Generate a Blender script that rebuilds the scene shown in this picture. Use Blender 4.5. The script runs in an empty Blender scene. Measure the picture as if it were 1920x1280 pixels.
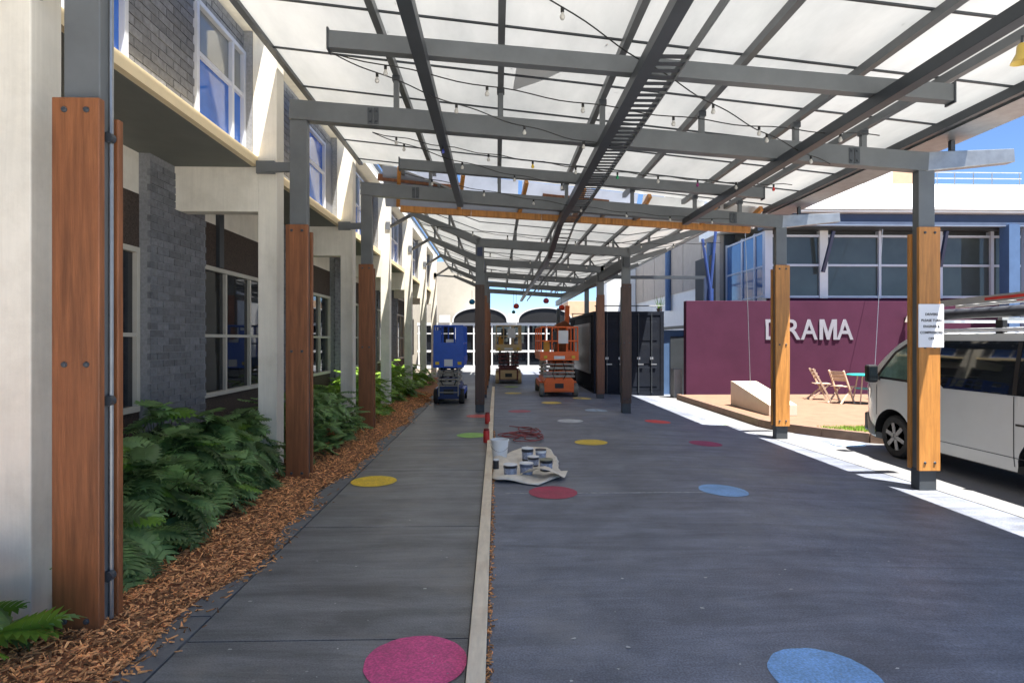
import bpy, bmesh, math, random
from mathutils import Vector, Matrix
R = math.radians
rnd = random.Random(11)
S = bpy.context.scene
C = S.collection

# ------------------------------------------------------------------ camera, sky, sun, exposure
FPX, HOR, YAW = 1095.0, 636.0, R(1.517)
EYE = Vector((0, 0, 1.7))
cam = bpy.data.cameras.new('camera'); cam.sensor_width = 36; cam.lens = FPX / 1920 * 36
cam.shift_y = -(640 - HOR) / 1920; cam.clip_start = .05; cam.clip_end = 3000
co = bpy.data.objects.new('camera', cam); C.objects.link(co)
co.location = EYE; co.rotation_euler = (R(90), 0, -YAW); S.camera = co

SUNDIR = Vector((-.205, .22, -1)).normalized()           # the way the light travels
W = bpy.data.worlds.new('World'); S.world = W; W.use_nodes = True
nt = W.node_tree; bg = nt.nodes['Background']
sky = nt.nodes.new('ShaderNodeTexSky'); sky.sky_type = 'NISHITA'; sky.sun_disc = False
to_sun = -SUNDIR
sky.sun_elevation = math.asin(to_sun.z); sky.sun_rotation = math.atan2(to_sun.x, to_sun.y)
sky.air_density = 1.0; sky.altitude = 2500; sky.dust_density = 0; sky.ozone_density = 7.0
nt.links.new(sky.outputs[0], bg.inputs[0]); bg.inputs[1].default_value = .055
sl = bpy.data.lights.new('sun', 'SUN'); sl.energy = 5.0; sl.angle = R(.53); sl.color = (1, .955, .88)
so = bpy.data.objects.new('sun', sl); C.objects.link(so); so.rotation_euler = SUNDIR.to_track_quat('-Z', 'Y').to_euler()
so.location = (6, -3, 30)
S.view_settings.view_transform = 'Standard'; S.view_settings.look = 'None'; S.view_settings.gamma = 1
S.view_settings.exposure = 2.05
S.render.engine = 'CYCLES'; S.cycles.use_denoising = True
S.cycles.max_bounces = 9; S.cycles.diffuse_bounces = 5; S.cycles.transmission_bounces = 6; S.cycles.sample_clamp_indirect = 8

def ray(px, py):
    u, v = (px - 960) / FPX, (HOR - py) / FPX
    return Vector((math.sin(YAW) + u * math.cos(YAW), math.cos(YAW) - u * math.sin(YAW), v))
def gp(px, py, z=0.0):                                    # pixel -> point on the level plane z
    d = ray(px, py); t = (z - EYE.z) / d.z
    return EYE + d * t

# ------------------------------------------------------------------ materials
MATS = {}
def mat(name, col, rough=.6, metal=0., var=.12, vs=3., bump=0., bs=80., spec=.5, stretch=None, island=0., obj=0., trans=0., dark=None, dscale=1.2, damt=.0, rvar=0., speck=0., ss=160., streak=0.):
    if name in MATS: return MATS[name]
    m = bpy.data.materials.new(name); m.use_nodes = True; MATS[name] = m
    n = m.node_tree.nodes; l = m.node_tree.links; b = n['Principled BSDF']
    b.inputs['Roughness'].default_value = rough; b.inputs['Metallic'].default_value = metal
    b.inputs['Specular IOR Level'].default_value = spec
    geo = n.new('ShaderNodeNewGeometry'); vec = geo.outputs['Position']
    if stretch:
        mp = n.new('ShaderNodeMapping'); mp.inputs['Scale'].default_value = stretch; l.new(vec, mp.inputs[0]); vec = mp.outputs[0]
    nz = n.new('ShaderNodeTexNoise'); nz.inputs['Scale'].default_value = vs; nz.inputs['Detail'].default_value = 6; nz.inputs['Roughness'].default_value = .62
    l.new(vec, nz.inputs['Vector'])
    rp = n.new('ShaderNodeMapRange'); rp.inputs[1].default_value = .3; rp.inputs[2].default_value = .7
    rp.inputs[3].default_value = 1 - var; rp.inputs[4].default_value = 1 + var
    l.new(nz.outputs[0], rp.inputs[0]); val = rp.outputs[0]
    def mul(a, src, lo, hi):
        q = n.new('ShaderNodeMapRange'); q.inputs[3].default_value = lo; q.inputs[4].default_value = hi; l.new(src, q.inputs[0])
        k = n.new('ShaderNodeMath'); k.operation = 'MULTIPLY'; l.new(a, k.inputs[0]); l.new(q.outputs[0], k.inputs[1]); return k.outputs[0]
    if island: val = mul(val, geo.outputs['Random Per Island'], 1 - island, 1 + island)
    if obj:
        oi = n.new('ShaderNodeObjectInfo'); val = mul(val, oi.outputs['Random'], 1 - obj, 1 + obj)
    if speck:
        sn = n.new('ShaderNodeTexNoise'); sn.inputs['Scale'].default_value = ss; sn.inputs['Detail'].default_value = 2; l.new(geo.outputs['Position'], sn.inputs['Vector'])
        q = n.new('ShaderNodeMapRange'); q.inputs[1].default_value = .35; q.inputs[2].default_value = .68; q.inputs[3].default_value = 1 - speck; q.inputs[4].default_value = 1 + speck; l.new(sn.outputs[0], q.inputs[0])
        k = n.new('ShaderNodeMath'); k.operation = 'MULTIPLY'; l.new(val, k.inputs[0]); l.new(q.outputs[0], k.inputs[1]); val = k.outputs[0]
    if streak:                                             # drag marks and stains, long in one direction
        mp2 = n.new('ShaderNodeMapping'); mp2.inputs['Scale'].default_value = (.5, 3.5, 1) if streak > 0 else (9, 9, .5); l.new(geo.outputs['Position'], mp2.inputs[0])
        sn = n.new('ShaderNodeTexNoise'); sn.inputs['Scale'].default_value = 1.4; sn.inputs['Detail'].default_value = 9; sn.inputs['Roughness'].default_value = .72; sn.inputs['Distortion'].default_value = .6; l.new(mp2.outputs[0], sn.inputs['Vector'])
        q = n.new('ShaderNodeMapRange'); q.inputs[1].default_value = .38; q.inputs[2].default_value = .62; q.inputs[3].default_value = 1 - abs(streak); q.inputs[4].default_value = 1 + abs(streak) * .8; l.new(sn.outputs[0], q.inputs[0])
        k = n.new('ShaderNodeMath'); k.operation = 'MULTIPLY'; l.new(val, k.inputs[0]); l.new(q.outputs[0], k.inputs[1]); val = k.outputs[0]
    vm = n.new('ShaderNodeVectorMath'); vm.operation = 'SCALE'; vm.inputs[0].default_value = col[:3]; l.new(val, vm.inputs['Scale'])
    out = vm.outputs[0]
    if dark:                                               # stains or wear with a shape of their own
        n2 = n.new('ShaderNodeTexNoise'); n2.inputs['Scale'].default_value = dscale; n2.inputs['Detail'].default_value = 8; n2.inputs['Roughness'].default_value = .7
        l.new(geo.outputs['Position'], n2.inputs['Vector'])
        q = n.new('ShaderNodeMapRange'); q.inputs[1].default_value = .5; q.inputs[2].default_value = .72; q.inputs[4].default_value = damt; l.new(n2.outputs[0], q.inputs[0])
        mx = n.new('ShaderNodeMix'); mx.data_type = 'RGBA'; l.new(q.outputs[0], mx.inputs[0]); l.new(out, mx.inputs[6]); mx.inputs[7].default_value = (*dark, 1); out = mx.outputs[2]
    l.new(out, b.inputs['Base Color'])
    if dark and rvar:
        q2 = n.new('ShaderNodeMapRange'); q2.inputs[1].default_value = .35; q2.inputs[2].default_value = .65; q2.inputs[3].default_value = rough - rvar; q2.inputs[4].default_value = rough + rvar
        l.new(n2.outputs[0], q2.inputs[0]); l.new(q2.outputs[0], b.inputs['Roughness'])
    if bump:
        bn = n.new('ShaderNodeTexNoise'); bn.inputs['Scale'].default_value = bs; bn.inputs['Detail'].default_value = 4; l.new(vec, bn.inputs['Vector'])
        bp = n.new('ShaderNodeBump'); bp.inputs['Strength'].default_value = bump; bp.inputs['Distance'].default_value = .01
        l.new(bn.outputs[0], bp.inputs['Height']); l.new(bp.outputs[0], b.inputs['Normal'])
    if trans:
        tr = n.new('ShaderNodeBsdfTranslucent'); l.new(out, tr.inputs[0]); ms = n.new('ShaderNodeMixShader'); ms.inputs[0].default_value = trans
        l.new(b.outputs[0], ms.inputs[1]); l.new(tr.outputs[0], ms.inputs[2]); l.new(ms.outputs[0], n['Material Output'].inputs[0])
    return m

asphalt = mat('asphalt', (.158, .174, .216), .50, var=.24, vs=2.2, bump=.35, bs=130, speck=.3, ss=90, streak=.25, dark=(.30, .295, .29), dscale=.42, damt=.8, rvar=.14)
slabm = mat('painted_concrete', (.172, .177, .182), .45, var=.18, vs=1.8, bump=.25, bs=90, speck=.18, ss=90, streak=.3, dark=(.33, .30, .255), dscale=.42, damt=.85, rvar=.12)
edgem = mat('edge_concrete', (.15, .157, .165), .6, var=.2, vs=6, bump=.3)
apron = mat('pale_concrete', (.165, .166, .17), .8, var=.12, vs=2.5, bump=.25, bs=70, dark=(.15, .15, .15), dscale=1.5, damt=.5)
dirt = mat('ground_earth', (.16, .13, .1), .9, var=.3)
mulchbed = mat('mulch_bed', (.30, .13, .058), .95, var=.5, vs=40, bump=1, bs=60)
chipm = mat('wood_chip', (.66, .31, .12), .85, var=.4, vs=25, island=.85)
paverm = mat('brick_paver', (.175, .10, .062), .85, var=.15, vs=4, bump=.3, obj=.12)
kerbm = mat('brown_kerb', (.16, .10, .07), .8, var=.2, vs=8, bump=.3)
grassm = mat('lawn_grass', (.16, .30, .02), .8, var=.3, vs=20, island=.35, trans=.3)
cream = mat('cream_paint', (.80, .755, .65), .6, streak=-.05, var=.07, vs=2.5, bump=.08, bs=40, dark=(.45, .40, .31), dscale=1.6, damt=.35)
fascm = mat('yellow_cream_paint', (.78, .64, .40), .6, var=.06)
brickm = mat('charcoal_brick', (.155, .16, .175), .8, var=.25, vs=18, bump=.6, bs=90, obj=.22)
brickm2 = mat('charcoal_brick_far', (.155, .16, .175), .8, var=.25, vs=18, bump=.6, bs=90, island=.22)
mortar = mat('dark_mortar', (.23, .235, .245), .9, var=.2, vs=30)
soffm = mat('olive_soffit', (.15, .155, .135), .7, var=.08)
pebble = mat('pebble_panel', (.06, .042, .032), .8, var=.7, vs=60, bump=.8, bs=120)
alum = mat('pale_window_frame', (.50, .52, .58), .45, var=.05)
timberframe = mat('cream_window_frame', (.50, .47, .40), .55, var=.08)
glassd = mat('dark_glass', (.012, .014, .018), .03, var=.1, spec=.8)
glassb = mat('blue_reflection_glass', (.02, .11, .46), .06, var=.25, vs=1.5, spec=.6)  # blue tint in the pane colour stands in for a reflection
glassg = mat('grey_glass', (.20, .21, .20), .06, var=.15, vs=1, spec=.7)
glassgr = mat('green_grey_glass', (.055, .066, .064), .04, var=.35, vs=.5, spec=.45)
timber = mat('stained_timber', (.225, .083, .031), .5, streak=-.25, var=.28, vs=3.2, stretch=(9, 9, .7), bump=.15, bs=14, dark=(.19, .065, .025), dscale=1.8, damt=.55)
timberR = mat('sunlit_honey_timber', (.50, .215, .05), .5, streak=-.2, var=.2, vs=3.2, stretch=(9, 9, .7), bump=.15, bs=14, dark=(.36, .14, .035), dscale=1.8, damt=.45)  # right posts: stained timber with sunlight put into its colour; fascia shares it
timberM = mat('mid_brown_timber', (.15, .06, .03), .55, var=.3, vs=3, stretch=(9, 9, .7), dark=(.08, .04, .025), dscale=1.5, damt=.5)
timberD = mat('dark_stained_timber', (.075, .042, .030), .55, var=.3, vs=3, stretch=(9, 9, .7), dark=(.05, .03, .025), dscale=1.5, damt=.5)
steel = mat('grey_steel_paint', (.125, .135, .14), .42, var=.14, vs=3, dark=(.13, .135, .13), dscale=2.2, damt=.4)
steeld = mat('dark_steel_paint', (.045, .052, .06), .42, var=.14, vs=3)
galv = mat('galvanised_steel', (.30, .31, .32), .4, .7, var=.15, vs=8)
navy = mat('navy_paint', (.022, .035, .085), .4, var=.12)
bluep = mat('slate_blue_paint', (.07, .13, .25), .5, var=.1)
whitep = mat('white_paint', (.66, .66, .65), .5, var=.05)
purple = mat('plum_render', (.068, .020, .043), .9, var=.14, vs=1.0, bump=.3, bs=60, spec=.15)
letterm = mat('silver_letter', (.25, .25, .28), .5, 0, var=.05)
peach = mat('peach_render', (.68, .46, .30), .8, var=.06)
beige = mat('beige_panel', (.38, .33, .28), .75, var=.08)
contm = mat('navy_container_paint', (.008, .011, .019), .75, spec=.2, var=.2, vs=4, dark=(.025, .026, .03), dscale=3, damt=.4)
blackm = mat('black_plastic', (.012, .012, .013), .5, var=.2)
rubber = mat('tyre_rubber', (.018, .018, .018), .8, var=.25, vs=10)
tyreg = mat('grey_tyre', (.16, .15, .13), .85, var=.3, vs=12)
vanw = mat('van_white', (.60, .61, .59), .22, var=.03, spec=.5)
vantrim = mat('van_grey_trim', (.05, .055, .06), .5)
vang = mat('van_glass', (.010, .013, .016), .03, spec=.9)
rimm = mat('alloy_rim', (.30, .29, .28), .4, .2, var=.1)
chrome = mat('bare_metal', (.6, .6, .6), .25, .9)
alu = mat('ladder_aluminium', (.55, .55, .55), .35, .7, var=.1)
redm = mat('red_paint', (.55, .035, .025), .5, var=.15)
orange = mat('orange_paint', (.75, .13, .015), .45, var=.14, vs=5, dark=(.4, .07, .02), dscale=5, damt=.4)
rust = mat('rust_brown', (.22, .065, .022), .7, var=.3, vs=8)
lblue = mat('lift_blue_paint', (.012, .085, .48), .4, var=.12, vs=4)
dblue = mat('lift_dark_blue', (.012, .03, .12), .5, var=.2)
lbeige = mat('lift_beige_paint', (.52, .38, .20), .55, var=.15)
maroon = mat('lift_maroon', (.11, .022, .02), .6, var=.25)
greyl = mat('scissor_grey', (.34, .31, .26), .55, .1, var=.2)
teal = mat('teal_table_top', (.02, .48, .45), .4, var=.05)
chairw = mat('weathered_chair_wood', (.50, .37, .27), .65, var=.2, vs=6)
cloth = mat('canvas_drop_cloth', (.80, .73, .62), .9, var=.12, vs=9, bump=.3, bs=300, dark=(.55, .48, .38), dscale=6, damt=.35)
plankm = mat('primed_plank', (.80, .69, .53), .7, var=.12, vs=4, stretch=(6, 1, 6), dark=(.45, .26, .13), dscale=1.1, damt=.4)
paper = mat('white_paper', (.80, .81, .85), .7, var=.02)
ink = mat('black_ink', (.02, .02, .02), .7)
leafm = mat('dark_green_leaf', (.19, .31, .115), .38, var=.25, vs=6, obj=.55, trans=.42)
leafm2 = mat('bush_leaf', (.18, .30, .10), .4, var=.25, vs=6, island=.4, trans=.34)
leafl = mat('sunlit_bush_leaf', (.20, .34, .05), .42, var=.25, vs=6, island=.45, trans=.3)  # yellow-green of sunlit leaves put into the colour of the far bushes
leafb = mat('browned_leaf', (.30, .20, .06), .6, var=.3, vs=8, obj=.3, trans=.2)
leafy = mat('light_green_leaf', (.14, .27, .035), .4, var=.2, vs=6, obj=.25, trans=.25)
stemm = mat('leaf_stem', (.07, .10, .03), .6)
ropem = mat('faded_red_hose', (.30, .07, .07), .6, var=.2)
bucketw = mat('white_bucket', (.84, .85, .84), .4, var=.04)
labelm = mat('bucket_label', (.30, .34, .44), .5, var=.5, vs=30)
bulbm = mat('clear_bulb', (.55, .54, .48), .1, var=.1)
cablem = mat('black_cable', (.015, .015, .015), .6)

def roofmat():
    m = bpy.data.materials.new('opal_roof_sheet'); m.use_nodes = True
    n = m.node_tree.nodes; l = m.node_tree.links; n.remove(n['Principled BSDF'])
    geo = n.new('ShaderNodeNewGeometry'); mp = n.new('ShaderNodeMapping'); mp.inputs['Scale'].default_value = (1, .35, 1); l.new(geo.outputs['Position'], mp.inputs[0])
    nz = n.new('ShaderNodeTexNoise'); nz.inputs['Scale'].default_value = .9; nz.inputs['Detail'].default_value = 7; nz.inputs['Roughness'].default_value = .65; l.new(mp.outputs[0], nz.inputs['Vector'])
    cr = n.new('ShaderNodeValToRGB'); cr.color_ramp.elements[0].position = .3; cr.color_ramp.elements[1].position = .72
    cr.color_ramp.elements[0].color = (.50, .515, .51, 1); cr.color_ramp.elements[1].color = (.76, .765, .75, 1); l.new(nz.outputs[0], cr.inputs[0])
    tr = n.new('ShaderNodeBsdfTranslucent'); df = n.new('ShaderNodeBsdfDiffuse'); gl = n.new('ShaderNodeBsdfGlossy'); gl.inputs['Roughness'].default_value = .25
    l.new(cr.outputs[0], tr.inputs[0]); l.new(cr.outputs[0], df.inputs[0])
    a = n.new('ShaderNodeMixShader'); a.inputs[0].default_value = .85; l.new(tr.outputs[0], a.inputs[1]); l.new(df.outputs[0], a.inputs[2])
    b = n.new('ShaderNodeMixShader'); b.inputs[0].default_value = .05; l.new(a.outputs[0], b.inputs[1]); l.new(gl.outputs[0], b.inputs[2])
    l.new(b.outputs[0], n['Material Output'].inputs[0]); return m
roofm = roofmat()

# ------------------------------------------------------------------ mesh helpers
BASE = {}
def V(*a): return Vector(a)
class MB:
    def __init__(s): s.v = []; s.f = []
    def add(s, vs, fs):
        o = len(s.v); s.v += [Vector(p) for p in vs]; s.f += [tuple(i + o for i in f) for f in fs]; return s
    def box(s, x0, x1, y0, y1, z0, z1):
        return s.add([(x0, y0, z0), (x1, y0, z0), (x1, y1, z0), (x0, y1, z0), (x0, y0, z1), (x1, y0, z1), (x1, y1, z1), (x0, y1, z1)],
                     [(0, 3, 2, 1), (4, 5, 6, 7), (0, 1, 5, 4), (1, 2, 6, 5), (2, 3, 7, 6), (3, 0, 4, 7)])
    def bar(s, p, q, w, h, up=(0, 0, 1), h2=None):
        p, q = Vector(p), Vector(q); d = (q - p).normalized(); side = d.cross(Vector(up)).normalized(); u = side.cross(d)
        h2 = h if h2 is None else h2; vs = []
        for c, hh in ((p, h), (q, h2)):
            vs += [c + side * (a * w / 2) + u * (b * hh / 2) for a, b in ((-1, -1), (1, -1), (1, 1), (-1, 1))]
        return s.add(vs, [(0, 1, 2, 3), (7, 6, 5, 4), (0, 4, 5, 1), (1, 5, 6, 2), (2, 6, 7, 3), (3, 7, 4, 0)])
    def tube(s, pts, r, n=8, caps=True):
        pts = [Vector(p) for p in pts]; rings = []; prev = None
        for i, p in enumerate(pts):
            d = (pts[min(i + 1, len(pts) - 1)] - pts[max(i - 1, 0)]).normalized()
            a = d.cross(V(0, 0, 1)) if abs(d.z) < .95 else d.cross(V(0, 1, 0))
            a.normalize()
            if prev is not None and a.dot(prev) < 0: a = -a
            prev = a; b = d.cross(a); rr = r[i] if isinstance(r, (list, tuple)) else r
            rings.append([p + a * (math.cos(2 * math.pi * k / n) * rr) + b * (math.sin(2 * math.pi * k / n) * rr) for k in range(n)])
        o = len(s.v); s.v += [x for g in rings for x in g]
        for i in range(len(pts) - 1):
            for k in range(n):
                k2 = (k + 1) % n; s.f.append((o + i * n + k, o + i * n + k2, o + (i + 1) * n + k2, o + (i + 1) * n + k))
        if caps:
            s.f.append(tuple(o + k for k in range(n))); s.f.append(tuple(o + (len(pts) - 1) * n + k for k in range(n)))
        return s
    def lathe(s, prof, c, n=20, axis='z'):
        c = Vector(c); o = len(s.v)
        for r, z in prof:
            for k in range(n):
                a = 2 * math.pi * k / n; x, y = r * math.cos(a), r * math.sin(a)
                s.v.append(c + (V(x, y, z) if axis == 'z' else V(z, x, y) if axis == 'x' else V(x, z, y)))
        for i in range(len(prof) - 1):
            for k in range(n):
                k2 = (k + 1) % n; s.f.append((o + i * n + k, o + i * n + k2, o + (i + 1) * n + k2, o + (i + 1) * n + k))
        if prof[0][0] > 1e-6: s.f.append(tuple(o + k for k in range(n)))
        if prof[-1][0] > 1e-6: s.f.append(tuple(o + (len(prof) - 1) * n + k for k in range(n)))
        return s
    def prism(s, poly, ext):
        e = Vector(ext); n = len(poly); p = [Vector(x) for x in poly]
        return s.add(p + [x + e for x in p], [tuple(range(n)), tuple(range(2 * n - 1, n - 1, -1))] + [(i, (i + 1) % n, n + (i + 1) % n, n + i) for i in range(n)])
    def build(s, name, m, parent=None, smooth=False, bevel=0, fix=True, base=None):
        if parent is not None: b = BASE[parent.name]
        elif base is not None: b = Vector(base)
        else:
            xs = [p.x for p in s.v]; ys = [p.y for p in s.v]; b = V((min(xs) + max(xs)) / 2, (min(ys) + max(ys)) / 2, min(p.z for p in s.v))
        me = bpy.data.meshes.new(name); me.from_pydata([tuple(p - b) for p in s.v], [], s.f)
        if fix:
            bm = bmesh.new(); bm.from_mesh(me); bmesh.ops.recalc_face_normals(bm, faces=bm.faces); bm.to_mesh(me); bm.free()
        me.materials.append(m)
        if smooth:
            me.polygons.foreach_set('use_smooth', [True] * len(me.polygons))
            try: me.set_sharp_from_angle(angle=R(40))
            except Exception: pass
        o = bpy.data.objects.new(name, me); C.objects.link(o)
        if parent is not None: o.parent = parent
        else: o.location = b
        BASE[o.name] = b
        if bevel:
            md = o.modifiers.new('bevel', 'BEVEL'); md.width = bevel; md.segments = 2; md.limit_method = 'ANGLE'
        return o
def thing(name, loc, label, cat, group=None):
    o = bpy.data.objects.new(name, None); C.objects.link(o); o.location = loc; o.empty_display_size = .2
    BASE[o.name] = Vector(loc); return tag(o, label, cat, group)
def tag(o, label, cat, group=None):
    o['label'] = label; o['category'] = cat
    if group: o['group'] = group
    return o
def struct(o): o['kind'] = 'structure'; return o
def stuff(o): o['kind'] = 'stuff'; return o
def B(x0, x1, y0, y1, z0, z1): return MB().box(x0, x1, y0, y1, z0, z1)
def link(name, me, parent, loc, rot=None, sc=None):       # an alike piece that shares mesh data
    o = bpy.data.objects.new(name, me); C.objects.link(o); o.parent = parent; o.location = Vector(loc) - BASE[parent.name]
    if rot is not None: o.rotation_euler = rot
    if sc is not None: o.scale = sc
    return o
def mesh_of(mb, name, m):
    me = bpy.data.meshes.new(name); me.from_pydata([tuple(p) for p in mb.v], [], mb.f); me.materials.append(m); return me

# ------------------------------------------------------------------ ground
def gz(x): return -.12 * min(1, max(0, (x - 2.4) / 2.5))
def sheet(poly, z, h=.3):                                  # a slab whose top lies at z
    return MB().prism([(x, y, z - h) for x, y in poly], (0, 0, h))
struct(B(-400, 400, -300, 700, -.6, -.35).build('ground', dirt))
mb = MB(); xs = [-.05, 1, 2.4, 3, 3.6, 4.2, 4.9, 5.7, 6.5]; ys = [-8 + i * 2 for i in range(26)]
mb.v = [V(x, y, gz(x)) for y in ys for x in xs]; nx = len(xs)
mb.f = [(j * nx + i, j * nx + i + 1, (j + 1) * nx + i + 1, (j + 1) * nx + i) for j in range(len(ys) - 1) for i in range(nx - 1)]
struct(mb.build('road', asphalt, fix=False))
struct(B(6.4, 60, -8, 60, -.5, -.124).build('side_road', apron))
left = [(5.45, -8), (5.36, 6), (5.3, 7), (5.1, 10.3), (4.62, 14.1), (4.2, 18.6)]
struct(sheet(left + [(5.75, 18.6), (5.75, 9.7), (7, 9.7), (14, 9.7), (14, -8)], -.1135, .15).build('pale_concrete_apron', apron))
pt = [(5.5, 17.5), (5.5, 12), (5.58, 11.6), (6.1, 10.75), (6.6, 10.15), (7.2, 9.85), (20, 9.85), (20, 17.5)]
struct(sheet(pt, .03, .3).build('patio', paverm))
kb = MB()
for a, b in zip(pt[:-2], pt[1:-1]):
    kb.bar((a[0], a[1], -.04), (b[0], b[1], -.04), .12, .17)
struct(kb.build('kerb', kerbm))
walk = struct(B(-2.3, -.05, -6, 34, -.3, -.02).build('walkway', edgem))
jy = [-6, .2, 3.33, 5.33, 7.6, 9.9, 12.2, 14.6, 17, 19.5, 22, 25, 28, 31, 34]
for a, b in zip(jy[:-1], jy[1:]):
    B(-1.74, -.16, a + .006, b - .006, -.02, 0).build('concrete_slab', slabm, walk)
    B(-1.96, -1.752, a + .006 + .3, b - .006 + .3, -.02, .004).build('edge_slab', edgem, walk)
struct(B(-4.6, -2.3, -6, 34, -.3, 0).build('garden_soil', dirt))
struct(sheet([(-12, -30), (24, -30), (24, 1.2), (-12, 1.2)], .008, .4).build('bounce_slab', mat('bounce_slab_pale', (.46, .45, .43), .8, var=.1)))  # unseen pale slab behind the camera, added to bounce light onto the pillars
# painted dots
DOTS = [('pink', (.52, .065, .19), 779, 1241, 'large pink dot painted on the dark walkway next to the pale plank'),
 ('blue', (.17, .33, .56), 1548, 1268, 'pale blue dot painted on the open dark asphalt, clear of any post'),
 ('yellow', (.62, .42, .02), 701, 902, 'bright yellow dot painted on the walkway beside the mulch'),
 ('blue', (.17, .33, .56), 1356, 919, 'blue dot painted on the asphalt between drop cloth and sign post'),
 ('pink', (.30, .03, .07), 1037, 923, 'worn pink dot painted just before the canvas drop cloth'),
 ('green', (.22, .42, .08), 885, 816, 'light green dot painted on the walkway beside a red tin'),
 ('yellow', (.55, .38, .03), 1108, 829, 'mustard yellow dot painted on asphalt beyond the paint buckets'),
 ('magenta', (.26, .02, .08), 1323, 831, 'dull crimson dot painted at the shadow edge by the wedge plinth'),
 ('red', (.62, .05, .04), 1233, 790, 'bright red dot painted before the dark steel post'),
 ('white', (.4, .42, .44), 1069, 789, 'faded white dot painted behind the red hose tangle'),
 ('skyblue', (.25, .33, .42), 1118, 769, 'pale sky blue dot painted beside the dark steel post'),
 ('yellow', (.55, .40, .08), 1034, 755, 'yellow dot painted just before the orange lift'),
 ('yellow', (.55, .42, .12), 1091, 746.5, 'small faded yellow dot beside the orange lift wheel'),
 ('red', (.30, .06, .09), 974, 771, 'worn dusky red dot painted beyond the hose tangle'),
 ('red', (.45, .10, .09), 897, 780, 'faded red dot painted on the walkway at the dark post'),
 ('yellow', (.45, .36, .08), 962, 737, 'dull yellow dot painted before the beige lift'),
 ('green', (.16, .26, .06), 959, 725, 'olive green dot painted close under the beige lift'),
 ('pink', (.66, .25, .22), 1290, 768, 'salmon pink dot painted on the sunlit pale concrete'),
 ('green', (.45, .65, .18), 1355, 791, 'lime green dot painted on the sunlit pale concrete'),
 ('blue', (.36, .52, .66), 1590, 832, 'pale blue dot on sunlit concrete before the lawn kerb')]
for k, (cn, col, px, py, lab) in enumerate(DOTS):
    p = gp(px, py, 0); p = gp(px, py, gz(p.x) + (.01 if px > 1270 and k > 16 else 0))
    mm = mat('dot_paint_%s_%d' % (cn, k), tuple(min(.9, c * 1.35) for c in col), .55, var=.14, vs=4, speck=.22, ss=80, bump=.4, bs=110, dark=tuple(c * .45 + .07 for c in col), dscale=7, damt=.4)
    z0 = max(gz(p.x - .27), gz(p.x + .27)) if k <= 16 else -.1135
    d = MB(); r = .27
    for q in range(40):
        a = 2 * math.pi * q / 40; r2 = r * rnd.uniform(.985, 1.012); x, y = p.x + r2 * math.cos(a), p.y + r2 * math.sin(a)
        d.v.append(V(x, y, (gz(x) if k <= 16 else -.1135) + .004 + (0 if x > -.1 or x < -2 else .001)))
    d.f = [tuple(range(40))]
    tag(d.build('painted_dot', mm, fix=False), lab, 'dot', 'coloured dots painted on the ground')
# joint strip across the asphalt (a pale saw-cut line)
a, b = gp(948, 924, .004), gp(1330, 922, .004)
tag(MB().bar((a.x, a.y, .001), (b.x, a.y, .001), .03, .002).build('paint_line', mat('worn_line_paint', (.33, .335, .34), .8, var=.5, vs=20)), 'thin worn pale line painted across the asphalt', 'line')
# flakes of dirt and paint on the ground
fl = MB()
for k in range(120):
    px, py = rnd.uniform(430, 1750), 860 + 420 * rnd.random() ** .8
    p = gp(px, py, 0)
    if p.x < -1.9 or -.2 < p.x < .02 or p.x > 4.2: continue
    r = .0025 + .008 * rnd.random() ** 3; a0 = rnd.random() * 6; z = gz(p.x) + .006
    n = 5; o = len(fl.v)
    for q in range(n):
        a = a0 + 6.283 * q / n; rr = r * rnd.uniform(.5, 1.4); fl.v.append(V(p.x + rr * math.cos(a) * 1.5, p.y + rr * math.sin(a), z + rnd.uniform(0, .003)))
    fl.f.append(tuple(range(o, o + n)))
tag(stuff(fl.build('ground_flakes', mat('pale_flakes', (.5, .5, .48), .8, island=.3), fix=False)), 'scattered pale flakes of leaf and paint on the ground', 'debris')

# mulch
mm = MB(); nxm = 12; nym = 90
for j in range(nym + 1):
    y = 1.6 + j * .26
    e = -1.9 + .07 * math.sin(y * 1.7) + .05 * math.sin(y * 4.3 + 1) + rnd.uniform(-.02, .02)
    for i in range(nxm + 1):
        t = i / nxm; x = -4.0 + (e + 4.0) * t
        h = .085 * min(1, (1 - t) / .12) + rnd.uniform(-.008, .008) * (t < 1)
        mm.v.append(V(x, y, max(.006, h) if t < 1 else .002))
mm.f = [(j * (nxm + 1) + i, j * (nxm + 1) + i + 1, (j + 1) * (nxm + 1) + i + 1, (j + 1) * (nxm + 1) + i) for j in range(nym) for i in range(nxm)]
struct(mm.build('mulch_bed', mulchbed, smooth=True, fix=False))
ch = MB()
def chip(x, y, z, L, w, rz, tilt):
    c, s_ = math.cos(rz), math.sin(rz); t = .0018 + .0015 * rnd.random(); k0, k1 = rnd.uniform(.15, 1), rnd.uniform(.15, 1); sk = rnd.uniform(-.4, .4) * w; m0 = rnd.uniform(.5, 1.3)
    ct, st = math.cos(tilt), math.sin(tilt); vs = []
    for a in (-1, 1):
        for b_, e_ in ((-1, -1), (1, -1), (1, 1), (-1, 1)):
            lx, ly, lz = a * L / 2 * ct * (m0 if b_ > 0 else 1), b_ * w / 2 * (k0 if a < 0 else k1) + a * sk, a * L / 2 * st + e_ * t
            vs.append((x + lx * c - ly * s_, y + lx * s_ + ly * c, z + lz))
    ch.add(vs, [(0, 3, 2, 1), (4, 5, 6, 7), (0, 1, 5, 4), (1, 2, 6, 5), (2, 3, 7, 6), (3, 0, 4, 7)])
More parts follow.
